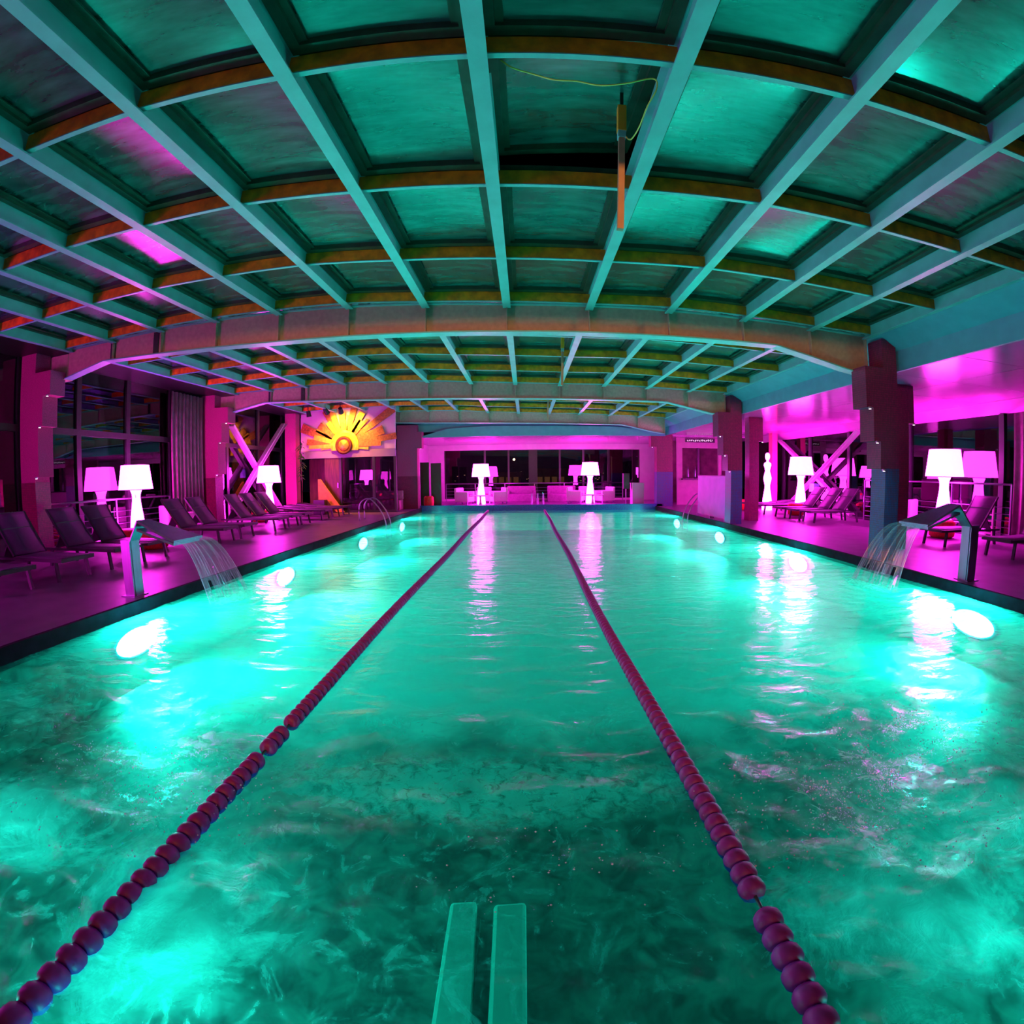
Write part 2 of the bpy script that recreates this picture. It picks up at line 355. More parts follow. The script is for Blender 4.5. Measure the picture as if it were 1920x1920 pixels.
for i, (x0, x1, x2, x3) in enumerate(((-.385, -.21, -.40, -.26), (-.15, .01, -.17, -.0))):
    bm = bmesh.new(); prism(bm, [(x0, 0.85), (x1, 0.85), (x3, 1.86), (x2, 1.84)], 'Z', -.92, -.85)
    tag(obj('underwater_slab', bm, pale, bevel=.02), ('left' if i == 0 else 'right') + ' of two pale underwater strips on the whirlpool floor', 'pool step', kind='structure')
    bm = boxes((x0 + .03, x1 - .03, 0.9, 1.8, DZ, -.92)); 
    o = obj('plinth', bm, pebble)
    o.parent = [q for q in C.objects if q.name.startswith('underwater_slab')][-1]

def water_surface():
    bm = bmesh.new(); xs = []; ys = []
    nx = 150
    xs = [XL + .02 + (XR - XL - .04) * i / nx for i in range(nx + 1)]
    y = YN + .02
    while y < YF - .02: ys.append(y); y += 0.035 + 0.010 * max(0, y - 1)
    ys.append(YF - .02)
    jets = ((-2.2, 1.25), (-1.2, 1.15), (1.3, 1.2), (2.5, 1.5), (-3.4, 1.6))
    rings = ((-3.9, 5.3), (4.9, 5.6), (1.78, 2.5))
    G = []
    for yy in ys:
        row = []
        for xx in xs:
            z = 0.010 * noise.noise((xx * .9, yy * 1.5, 1.3)) + 0.005 * noise.noise((xx * 2.6, yy * 4.5, 7.7))
            near = max(0, min(1, (3.3 - yy) / 1.2))
            if near > 0:
                z += near * (0.030 * noise.noise((xx * 2.6, yy * 3.4, 3.1)) + 0.016 * noise.noise((xx * 7, yy * 8, 5.2)) + 0.007 * noise.noise((xx * 16, yy * 18, 2.2)))
            for jx, jy in jets:
                d = math.hypot(xx - jx, yy - jy); z += 0.035 * math.exp(-(d / .35) ** 2) * (0.6 + noise.noise((xx * 9, yy * 9, 0)))
            for rx, ry in rings:
                d = math.hypot(xx - rx, (yy - ry)); z += 0.010 * math.sin(d * 24) * math.exp(-d * 1.6)
            row.append(bm.verts.new((xx, yy, -.15 + z)))
        G.append(row)
    for a, b in zip(G, G[1:]):
        for i in range(nx): bm.faces.new((a[i], a[i + 1], b[i + 1], b[i]))
    me = bpy.data.meshes.new('pool_water'); bm.to_mesh(me); bm.free(); me.materials.append(water_m)
    if me.polygons[0].normal.z < 0: me.flip_normals()
    for p in me.polygons: p.use_smooth = True
    return me
struct('pool_water', water_surface(), water_m, 'luminous turquoise water surface filling the swimming pool', 'water', smooth=True)

def patch(name, cx, cy, rx, ry, z, m, label, amp=.02, rot=0, n=28):
    bm = bmesh.new(); uvl = bm.loops.layers.uv.new('UVMap'); G = []
    for j in range(n + 1):
        row = []
        for i in range(n + 1):
            u, v = i / n * 2 - 1, j / n * 2 - 1
            x = u * rx * math.cos(rot) - v * ry * math.sin(rot); y = u * rx * math.sin(rot) + v * ry * math.cos(rot)
            row.append(bm.verts.new((x, y, amp * noise.noise(((cx + x) * 6, (cy + y) * 6, 4)))))
        G.append(row)
    for j in range(n):
        for i in range(n):
            f = bm.faces.new((G[j][i], G[j][i + 1], G[j + 1][i + 1], G[j + 1][i]))
            for l, (a, b) in zip(f.loops, ((i, j), (i + 1, j), (i + 1, j + 1), (i, j + 1))): l[uvl].uv = (a / n, b / n)
    o = obj(name, bm, m, smooth=True); o.location = (cx, cy, z)
    return tag(o, label, 'foam', 'foam patches in the pool', 'stuff')
for cx, cy, rx, ry, rot, lab in ((-2.15, 1.25, .75, .34, .1, 'bright froth over the whirlpool jet beyond the left lane rope'),
                             (-1.2, 1.08, .52, .5, -.3, 'bright froth right of the left lane rope at the bottom edge'),
                             (1.5, 1.05, .62, .5, .25, 'bright froth just right of the right lane rope'),
                             (2.35, 1.5, .75, .42, .2, 'bright froth near the right edge of the whirlpool'),
                             (-.2, 2.0, 1.3, .35, 0, 'faint froth across the middle between the ropes')):
    for k in range(1):
        patch('foam', cx, cy, rx * (1 - .15 * k), ry * (1 - .15 * k), -.185 - .07 * k, foam_m if 'faint' not in lab else splash_m, lab if k == 0 else lab.replace('froth', 'lower froth layer'), rot=rot)
# sparkling droplets thrown up by the jets
def droplets(cx, cy, r, n, lab):
    bm = bmesh.new()
    for _ in range(n):
        a = random.random() * 6.283; d = r * random.random() ** .7; s = random.uniform(.002, .0055)
        p = Vector((cx + d * math.cos(a), cy + d * .6 * math.sin(a), -.13 + random.random() * .03))
        vs_ = [bm.verts.new(p + Vector(q) * s) for q in ((1, 0, 0), (-1, 0, 0), (0, 1, 0), (0, -1, 0), (0, 0, 1), (0, 0, -1))]
        for f in ((0, 2, 4), (2, 1, 4), (1, 3, 4), (3, 0, 4), (2, 0, 5), (1, 2, 5), (3, 1, 5), (0, 3, 5)): bm.faces.new([vs_[i] for i in f])
    tag(obj('droplets', bm, white_f), lab, 'water drops', 'droplets thrown up by the jets', 'stuff')
droplets(-1.9, 1.55, .8, 320, 'tiny drops over the churned water by the left rope')
droplets(1.6, 1.6, .9, 420, 'tiny drops over the churned water right of the right rope')
droplets(2.4, 2.1, .7, 260, 'tiny drops behind the right froth patch')
droplets(0.1, 1.45, .6, 70, 'tiny drops on the dark water between the ropes')

# ------------------------------------------------------------------ underwater lights
def underwater_light(side, y, lab, k=1.0):
    x = (XL + .021) if side < 0 else (XR - .021)
    t = thing('underwater_light', (x, y, -.45), lab, 'pool light', 'underwater lights in the pool walls', 0 if side < 0 else math.pi)
    bm = bmesh.new(); lathe(bm, [(.0, .0), (.22, 0), (.24, .02), (.205, .035), (.205, .01)][1:], 24)
    o = obj('bezel', bm, chrome, t, True); o.rotation_euler = (0, R(90), 0); o.scale = (.80, 1.75, 1)
    bm = bmesh.new(); lathe(bm, [(.20, .012), (.16, .05), (.07, .07)], 24)
    o = obj('lens', bm, lens_m, t, True); o.rotation_euler = (0, R(90), 0); o.scale = (.80, 1.75, 1)  # lens stretched sideways to imitate the light's halo in the water
    return t
for y, l in ((4.2, 'nearest pool light in the left wall, glowing before the fountain'), (8.0, 'second pool light from the camera in the left wall'),
             (12.4, 'third pool light from the camera in the left wall'), (16.6, 'farthest pool light in the left wall')):
    underwater_light(-1, y, l)
for y, l in ((4.42, 'nearest pool light in the right wall, glowing before the fountain'), (8.8, 'second pool light from the camera in the right wall'),
             (13.0, 'third pool light from the camera in the right wall'), (17.0, 'farthest pool light in the right wall')):
    underwater_light(1, y, l)
# whirlpool lights in the near end wall, under the photographer
for x, l in ((-2.3, 'whirlpool light in the near end wall, left'), (-1.0, 'whirlpool light in the near end wall between rope and steps'), (1.9, 'whirlpool light in the near end wall, right')):
    t = thing('underwater_light', (x, YN + .021, -.55), l, 'pool light', 'lights in the near end wall', R(90))
    bm = bmesh.new(); lathe(bm, [(.11, 0), (.12, .02), (.085, .03)], 20); o = obj('bezel', bm, chrome, t, True); o.rotation_euler = (0, R(90), 0)
    bm = bmesh.new(); lathe(bm, [(.08, .02), (.07, .04), (.03, .05)], 20)
    o = obj('lens', bm, mat('jet_lens', (.9, 1, 1), .3, nscale=2, namt=.02, emit=POOLC, estr=300), t, True); o.rotation_euler = (0, R(90), 0)

# ------------------------------------------------------------------ lane ropes
def lane_rope(xf, gaps, lab):
    t = thing('lane_rope', (xf(1), .3, -.15), lab, 'lane rope', 'floating lane ropes')
    P = lambda y: Vector((xf(y) + .012 * math.sin(y * .9), y, -.135))
    bm = bmesh.new(); tube(bm, [P(YN + .03 + i * .5) - t.location for i in range(40)] + [P(YF - .03) - t.location], .008, 6)
    obj('cable', bm, cord_m, t, True)
    bm = bmesh.new(); lathe(bm, [(.012, -.037), (.036, -.036), (.050, -.020), (.053, 0), (.050, .020), (.036, .036), (.012, .037)], 14)
    proto = None; y = .32; n = 0
    while y < YF - .15 and n < 298:
        if not any(a < y < b for a, b in gaps):
            if proto is None:
                proto = obj('float', bm, rope_m, t, True); o = proto
            else:
                o = proto.copy(); C.objects.link(o); o.parent = t
            o.location = P(y) - t.location
            o.rotation_euler = (R(90) + random.uniform(-.1, .1), random.uniform(-.1, .1) , random.uniform(-.12, .12)); n += 1
        y += .0755
lane_rope(lambda y: -1.46 - .004 * max(0, y - 2) ** 1.2, ((1.99, 2.09), (2.30, 2.40)), 'left of the two dark red lane ropes with round floats')
lane_rope(lambda y: .82 - .010 * min(3, max(0, y - .8)) + .002 * max(0, y - 3), ((1.10, 1.20),), 'right of the two dark red lane ropes with round floats')

# ------------------------------------------------------------------ roof
PX = [-.24 + 1.21 * i for i in range(-7, 5)] + [5.72]
PZ = [4.0, 4.01, 4.03, 4.03, 4.0, 3.97, 3.89, 3.84, 3.80, 3.79, 3.74, 3.69, 3.66]
def pz(x):
    for i in range(len(PX) - 1):
        if x <= PX[i + 1] or i == len(PX) - 2:
            k = (x - PX[i]) / (PX[i + 1] - PX[i]); return PZ[i] + (PZ[i + 1] - PZ[i]) * k
BY = [.8, 6.8, 12.8, 18.8]
ceil = thing('ceiling', (0, 0, 0), 'glazed roof over the pool between steel beams', 'roof', kind='structure')
# longitudinal purlins: lower flange, web, upper flange, one per line and bay
bays = [(Y0, .8 - .05), (.8 + .05, 6.75), (6.85, 12.75), (12.85, 18.75), (18.85, 20.4)]
for i, (x, z) in enumerate(zip(PX, PZ)):
    for (a, b) in bays[1:4] + bays[:1]:
        wv = .058
        bm = boxes((-wv, wv, a, b, 0, .014), (-.006, .006, a, b, .014, .20), (-wv, wv, a, b, .20, .214))
        # bevel plate where the purlin meets the main beam
        o = obj('purlin', bm, steel_w, ceil); o.location = (x, 0, z)
# cross bars and panes
BARO = [1.48, 2.90, 4.37, 5.78]        # distance beyond each main beam
bow = {1: .0}
rows = []
for by in [Y0, .8, 6.8, 12.8]:
    ys = [by] + [by + o for o in BARO]
    rows += [(ys[k], ys[k + 1]) for k in range(4)]
    for o_ in BARO:
        for i in range(len(PX) - 1):
            x0, x1 = PX[i] + .008, PX[i + 1] - .008; z0, z1 = PZ[i], PZ[i + 1]
            bm = bmesh.new(); y = by + o_
            zz = .06
            bar(bm, (x0, y, z0 + zz + .06), (x1, y, z1 + zz + .06), .012, .14)
            ob = obj('cross_bar', bm, rust_m, ceil)
            bm = bmesh.new()
            bar(bm, (x0, y + .012, z0 + zz - .014), (x1, y + .012, z1 + zz - .014), .04, .01)
            obj('cross_bar_flange', bm, steel_w, ob)
# panes: frame ring with a raised pane, one object each, sharing meshes by width
pm = {}
def pane_mesh(wd, ln):
    key = (round(wd, 2), round(ln, 2))
    if key not in pm:
        f = .075
        bm = boxes((-wd / 2, wd / 2, -ln / 2, -ln / 2 + f, 0, .07), (-wd / 2, wd / 2, ln / 2 - f, ln / 2, 0, .07),
                   (-wd / 2, -wd / 2 + f, -ln / 2 + f, ln / 2 - f, 0, .07), (wd / 2 - f, wd / 2, -ln / 2 + f, ln / 2 - f, 0, .07),
                   (-wd / 2 + f, -wd / 2 + f + .05, -ln / 2 + f, ln / 2 - f, .03, .045), (wd / 2 - f - .05, wd / 2 - f, -ln / 2 + f, ln / 2 - f, .03, .045))
        fm = bpy.data.meshes.new('frame'); bmesh.ops.recalc_face_normals(bm, faces=bm.faces[:]); bm.to_mesh(fm); bm.free(); fm.materials.append(frame_m)
        # slightly domed pane
        bm = bmesh.new(); n = 8; G = []
        for j in range(n + 1):
            G.append([bm.verts.new(((i / n - .5) * (wd - .1), (j / n - .5) * (ln - .1), .055 + .05 * (1 - (2 * i / n - 1) ** 2) * (1 - (2 * j / n - 1) ** 2))) for i in range(n + 1)])
        for j in range(n):
            for i in range(n): bm.faces.new((G[j][i], G[j][i + 1], G[j + 1][i + 1], G[j + 1][i]))
        gm = bpy.data.meshes.new('pane'); bm.to_mesh(gm); bm.free(); gm.materials.append(roof_g)
        for p in gm.polygons: p.use_smooth = True
        pm[key] = (fm, gm)
    return pm[key]
for (ya, yb) in rows:
    for i in range(len(PX) - 1):
        x0, x1 = PX[i] + .03, PX[i + 1] - .03
        ln = yb - ya - .03
        fm, gm = pane_mesh(x1 - x0, ln)
        g = bpy.data.objects.new('pane_frame', fm); C.objects.link(g); g.parent = ceil
        xm = (x0 + x1) / 2; g.location = (xm, (ya + yb) / 2, (PZ[i] + PZ[i + 1]) / 2 + .19)
        g.rotation_euler = (0, -math.atan2(PZ[i + 1] - PZ[i], PX[i + 1] - PX[i]), 0)
        if i == 7 and abs(ya - 2.28) < .02:       # the one vent standing open
            g.rotation_euler = (R(7), g.rotation_euler[1] - R(4), 0); g.location.z += .10
        p = bpy.data.objects.new('pane', gm); C.objects.link(p); p.parent = g
# main beams
def flange_z(x):
    pts = ((-8.85, 3.50), (-7.72, 3.70), (-4.0, 3.56), (-.25, 3.47), (3.95, 3.40), (5.25, 3.12), (5.75, 3.05))
    for (a, za), (b, zb) in zip(pts, pts[1:]):
        if x <= b: return za + (zb - za) * (x - a) / (b - a)
    return pts[-1][1]
FX = [-8.85, -7.72, -6, -4, -2, -.25, 2, 3.95, 5.25, 5.74]
def main_beam(y, lab):
    t = thing('main_beam', (0, y, 0), lab, 'roof beam', 'main roof beams', kind='structure')
    bm = bmesh.new()
    for a, b in zip(FX, FX[1:]):
        for yy0, yy1, lo, hi in ((-.012, .012, 0, None),):
            v = [bm.verts.new(q) for q in ((a, yy0, flange_z(a)), (b, yy0, flange_z(b)), (b, yy0, pz(b) + .06), (a, yy0, pz(a) + .06),
                                           (a, yy1, flange_z(a)), (b, yy1, flange_z(b)), (b, yy1, pz(b) + .06), (a, yy1, pz(a) + .06))]
            for f in ((0, 1, 2, 3), (7, 6, 5, 4), (0, 4, 5, 1), (3, 2, 6, 7)): bm.faces.new([v[i] for i in f])
    obj('web', bm, beam_m, t)
    bm = bmesh.new()
    for a, b in zip(FX, FX[1:]): bar(bm, (a, 0, flange_z(a)), (b, 0, flange_z(b)), .20, .022)
    obj('lower_flange', bm, steel_w, t)
    bm = bmesh.new()
    for a, b in zip(FX, FX[1:]): bar(bm, (a, 0, pz(a) + .065), (b, 0, pz(b) + .065), .16, .018)
    obj('upper_flange', bm, steel_w, t)
    # tail over the column on the left
    if y > 3:
        obj('end_plate', boxes((-9.9, -8.85, -.03, .03, 3.50, 4.0), (-9.9, -8.85, -.1, .1, 3.48, 3.50)), beam_m, t)
    for x in PX[1:]:
        if x < -8: continue
        o = obj('stiffener', boxes((x - .006, x + .006, -.085, .085, flange_z(x) + .01, pz(x) + .05)), beam_m, t)
    for x in (-6.45, -7.55):
        obj('gusset', boxes((x - .06, x + .06, -.03, -.012, flange_z(x) + .02, pz(x) + .04)), frame_m, t)
main_beam(6.8, 'nearest tan steel roof beam across the whole pool')
main_beam(12.8, 'second steel roof beam across the pool, behind the nearest')
main_beam(18.8, 'third steel roof beam, just before the far end')
main_beam(.8, 'steel roof beam overhead beside the photographer')
# roof closure above everything
struct('roof_deck', boxes((WL - .2, WR + .2, Y0 - .3, YB + .3, 4.62, 4.7)), dark_m, 'dark night cover above the glazing', 'roof')
# left eave box, right gutter, fascia and aisle soffit
struct('trim_5', boxes((-9.95, -8.75, Y0, 20.4, 4.02, 4.3)), dark_m, 'dark eave strip above the left windows', 'eave')
struct('trim_6', boxes((6.14, 6.2, Y0, 20.3, 3.10, 3.44)), fascia_m, 'long grey fascia board over the right aisle edge', 'fascia')
bm = bmesh.new(); prism(bm, [(5.74, 3.66), (6.14, 3.44), (6.14, 3.50), (5.78, 3.72)], 'Y', Y0, 20.3)
struct('trim_7', bm, fascia_m, 'sloping gutter panel beside the right roof edge', 'gutter')
struct('trim_8', boxes((5.72, 6.2, Y0, 20.3, 3.9, 4.1)), dark_m, 'dark ledge above the right gutter', 'gutter')
so = thing('ceiling_aisle', (0, 0, 0), 'flat white panelled ceiling over the right aisle', 'ceiling', kind='structure')
y = Y0
while y < 20.2:
    ye = min(y + 1.5, 20.3)
    for a, b in ((6.2, 7.85), (7.87, 10.62)):
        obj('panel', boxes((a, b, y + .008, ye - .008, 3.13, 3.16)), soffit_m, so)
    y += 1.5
bm = bmesh.new(); prism(bm, [(10.6, 3.16), (10.6, 3.12), (11.0, 2.88), (11.05, 2.88), (11.05, 3.16)], 'Y', Y0, 20.3)
struct('trim_9', bm, soffit_m, 'sloping white bulkhead above the right windows', 'bulkhead')

# ------------------------------------------------------------------ side window walls
def window_wall(nm, x, sgn, mulls, head, tran, label, wide=.13):
    t = thing(nm, (x, 0, 0), label, 'window', kind='structure')
    ys = mulls
    for y in ys:
        obj('mullion', boxes((-.05, .05, y - wide / 2, y + wide / 2, 0, head)), dark_m, t)
    for a, b in zip(ys, ys[1:]):
        zs = [0.06, tran, head] if tran else [0.06, head]
        for z0, z1 in zip(zs, zs[1:]):
            obj('pane', boxes((.01, .02, a + wide / 2, b - wide / 2, z0, z1)) if sgn > 0 else boxes((-.02, -.01, a + wide / 2, b - wide / 2, z0, z1)), win_g, t)
        if tran: obj('transom', boxes((-.05, .05, a + wide / 2, b - wide / 2, tran - .07, tran + .07)), dark_m, t)
        obj('sill', boxes((-.06, .06, a + wide / 2, b - wide / 2, 0, .06)), dark_m, t)
    return t
window_wall('window_1', -9.95, -1, [-5.0, -2.5, 0, 2.4, 4.6, 6.42, 7.93, 9.48, 11.12, 12.46, 13.9, 15.9, 17.75], 4.02, 2.6, 'tall dark framed glazing behind the left loungers')
window_wall('window_2', 11.0, 1, [-5.0, -2.5, 0, 2.5, 5.0, 8.07, 11.15, 14.0, 16.4, 18.4, 20.9], 2.88, None, 'dark framed glazing behind the right loungers', .14)
# night outside: dark ground so the glass does not look into nothing
struct('exterior_ground', boxes((-40, WL - .3, -10, 60, -.4, -.3), (WR + .3, 40, -10, 60, -.4, -.3), (-40, 40, YB + .3, 60, -.42, -.3)), dark_m, 'dark ground outside the windows at night', 'ground')
# curtain by the second left window
def curtain(x, y0, y1, z0, z1, lab):
    bm = bmesh.new(); n = 60; pr = []
    for i in range(n + 1):
        pr.append((x + .045 * math.sin(i * .9) + .015 * math.sin(i * 2.3), y0 + (y1 - y0) * i / n))
    A = [bm.verts.new((a, b, z0)) for a, b in pr]; B = [bm.verts.new((a, b, z1)) for a, b in pr]
    for i in range(n): bm.faces.new((A[i], A[i + 1], B[i + 1], B[i]))
    o = obj('curtain', bm, drape_m, smooth=True); m = o.modifiers.new('s', 'SOLIDIFY'); m.thickness = .01
    return tag(o, lab, 'curtain')
curtain(-9.75, 10.95, 12.35, .02, 3.95, 'long dark pink curtain before the left window, left of the second column')
curtain(10.8, 5.0, 7.6, .02, 2.85, 'pink curtain at the right edge beside the front window')

# ------------------------------------------------------------------ columns
def column(x0, x1, y0, y1, s, top, steps, m_up, m_lo, zsplit, lab):
    """s: side on which the capital steps out towards the pool (+1 right, -1 left)"""
    t = thing('column', (0, 0, 0), lab, 'column', 'columns beside the pool', kind='structure')
    obj('shaft', boxes((x0, x1, y0, y1, 0, zsplit)), m_lo, t)
    obj('upper_shaft', boxes((x0 + .004, x1 - .004, y0 + .004, y1 - .004, zsplit, top)), m_up, t)
    for z0, z1, d in steps:
        a, b = (x1 - .01, x1 + d) if s > 0 else (x0 - d, x0 + .01)
        obj('corbel', boxes((a, b, y0, y1, z0, z1)), m_up, t)
        lx = (x1 + d - .04) if s > 0 else (x0 - d + .04)
        bm = bmesh.new(); lathe(bm, [(.03, -.03), (.03, 0)], 12, lx, y0 - .03)
        for v in bm.verts: v.co.z += z0
        obj('spot_can', bm, chrome, t)
        bm = bmesh.new(); lathe(bm, [(.018, -.036), (.018, -.029)], 12, lx, y0 - .03)
        for v in bm.verts: v.co.z += z0
        obj('spot_lens', bm, spot_m, t)
    return t
stL = [(3.15, 3.62, .50), (2.57, 3.15, .27), (1.6, 2.57, .13)]
stR = [(2.46, 3.12, .38), (1.93, 2.46, .24), (1.49, 1.93, .10)]
column(-9.87, -9.38, 6.4, 6.75, 1, 4.02, stL, col_r, mosaic_r, 1.5, 'nearest left column with stepped capital, pinkish red')
column(-9.87, -9.35, 12.45, 12.85, 1, 4.02, stL, col_r, mosaic_r, 1.5, 'second left column beside the crossed braces')
column(5.77, 6.07, 6.4, 6.75, -1, 3.6, stR, mosaic_r, mosaic_m, 1.5, 'nearest right column at the pool edge with blue mosaic foot')
column(5.75, 6.10, 12.45, 12.85, -1, 3.6, stR, mosaic_r, mosaic_m, 1.5, 'second right column at the pool edge beside the white screen')
column(5.76, 6.5, 20.1, 20.5, -1, 3.6, [(2.6, 3.3, .25)], mosaic_r, mosaic_m, 1.5, 'far right column at the pool corner')
column(-5.5, -4.6, 19.7, 20.1, 1, 3.6, [(2.6, 3.3, .2)], col_r, mosaic_r, 1.4, 'far left column at the pool corner beside the sunburst wall')
column(7.0, 7.32, 7.45, 7.8, 1, 3.14, [(2.4, 3.12, .14)], mosaic_r, mosaic_r, 1.5, 'inner right column in the aisle behind the nearest one')
column(6.75, 7.08, 13.3, 13.6, 1, 3.14, [(2.4, 3.12, .14)], mosaic_r, mosaic_r, 1.5, 'inner right column in the aisle behind the second one')
column(-9.6, -9.1, 17.4, 17.75, 1, 4.02, [], col_r, col_r, 1.5, 'plain red pier at the left end of the sunburst wall')
column(10.2, 10.45, 18.0, 18.3, 1, 3.14, [], mat('pink_plaster', (.75, .06, .25), .6, nscale=4, namt=.1), mat('pink_plaster', (.75, .06, .25)), 1.0, 'bright pink pier behind the glowing figure')

# ------------------------------------------------------------------ crossed braces
brace_m = mat('brace_paint', (.70, .45, .70), .45, nscale=4, namt=.1)
def braces(x, segs, lab):
    t = thing('cross_brace', (x, segs[0][0], 0), lab, 'brace')
    for k, (ya, za, yb, zb) in enumerate(segs):
        bm = bmesh.new(); dx = .05 * (1 if k else -1)
        bar(bm, (dx, ya - segs[0][0], za), (dx, yb - segs[0][0], zb), .10, .16, up=(1, 0, 0)); obj('diagonal', bm, brace_m, t)
        bm = bmesh.new()
        bar(bm, (dx * 2.4, ya - segs[0][0], za), (dx * 2.4, yb - segs[0][0], zb), .012, .22, up=(1, 0, 0)); obj('cap_strip', bm, brace_m, t)
    obj('node_plate', boxes((-.12, .12, 1.45, 1.75, 1.5, 1.9)) if x < 0 else boxes((-.12, .12, 2.5, 2.8, .8, 1.1)), steel_w, t)
    return t
b1 = braces(-9.65, ((13.9, 3.25, 17.3, 0.1), (13.7, .45, 17.3, 3.6)), 'pair of crossed steel braces before the sunburst reflection')
b2 = braces(10.75, ((13.1, 2.85, 17.6, .10), (13.6, .12, 18.4, 2.85)), 'pair of crossed steel braces behind the right loungers')

# ------------------------------------------------------------------ handrails along the glazing
def handrail(x, y0, y1, z, lab):
    t = thing('handrail', (x, y0, 0), lab, 'railing', 'railings in front of the glazing')
    bm = bmesh.new(); tube(bm, [(0, 0, z), (0, y1 - y0, z)], .024, 10); obj('top_rail', bm, chrome, t, True)
    for k in range(5):
        bm = bmesh.new(); tube(bm, [(0, 0, .15 + k * .15), (0, y1 - y0, .15 + k * .15)], .009, 6); obj('rail', bm, chrome, t, True)
    n = max(2, int((y1 - y0) / 1.5))
    for k in range(n + 1):
        yy = (y1 - y0) * k / n
        obj('post', boxes((-.02, .02, yy - .02, yy + .02, 0, z)), chrome, t)
handrail(-9.82, 6.95, 10.9, 1.04, 'steel handrail before the front left window')
handrail(10.86, 7.7, 13.0, 1.27, 'steel handrail before the front right window')

# ------------------------------------------------------------------ giant floor lamps
def make_lamp():
    t = thing('floor_lamp', (0, 0, 0), '', 'lamp')
    bm = bmesh.new(); lathe(bm, [(.19, 0), (.21, .03), (.205, .15), (.19, .40), (.165, .65), (.135, .85), (.112, 1.02), (.105, 1.14), (.115, 1.22), (.15, 1.31)], 28)
    obj('lamp_base', bm, lbase_m, t, True)
    bm = bmesh.new(); n = 36
    pr = [(.445, 1.33), (.36, 1.94), (.355, 1.94), (.44, 1.33)]
    rings = [[bm.verts.new((r * math.cos(6.28318 * k / n), r * math.sin(6.28318 * k / n), z)) for k in range(n)] for r, z in pr]
    for a in range(4):
        A, B = rings[a], rings[(a + 1) % 4]
        for k in range(n): bm.faces.new((A[k], A[(k + 1) % n], B[(k + 1) % n], B[k]))
    obj('lamp_shade', bm, shade_m, t, True)
    bm = bmesh.new(); lathe(bm, [(.438, 1.345), (.438, 1.352)], 36); obj('diffuser', bm, shade_m, t)
    bm = bmesh.new(); tube(bm, [(.06, -.02, 1.32), (.075, -.05, 1.25), (.06, -.09, 1.2), (.09, -.1, 1.12)], .006, 6); obj('cord', bm, dark_m, t, True)
    bm = bmesh.new(); lathe(bm, [(.02, 1.30), (.02, 1.40)], 10); obj('stem', bm, chrome, t)
    return t
lampP = make_lamp()
LAMPS = (((-9.33, 9.14, 0), .95, 'giant white glowing table-style lamp, foremost on the left deck'),
         ((-9.3, 1.0, 0), .95, 'giant white glowing lamp on the left deck, out of view beside the photographer'),
         ((-8.95, 15.0, 0), .97, 'giant white glowing lamp on the left deck beside the crossed braces'),
         ((10.35, 9.28, 0), 1.07, 'giant white glowing lamp, foremost on the right deck'),
         ((10.05, 15.6, 0), 1.06, 'giant white glowing lamp behind the second row of right loungers'),
         ((-2.12, 22.4, 0), 1.0, 'giant white glowing lamp at the far end, left of the two there'),
         ((3.12, 22.4, 0), 1.02, 'giant white glowing lamp at the far end, right of the two there'))
for i, (p, s, l) in enumerate(LAMPS):
    o = lampP if i == 0 else copy_tree(lampP)
    o.location = p; o.scale = (s, s, s); o['label'] = l; o['group'] = 'giant glowing lamps around the pool'

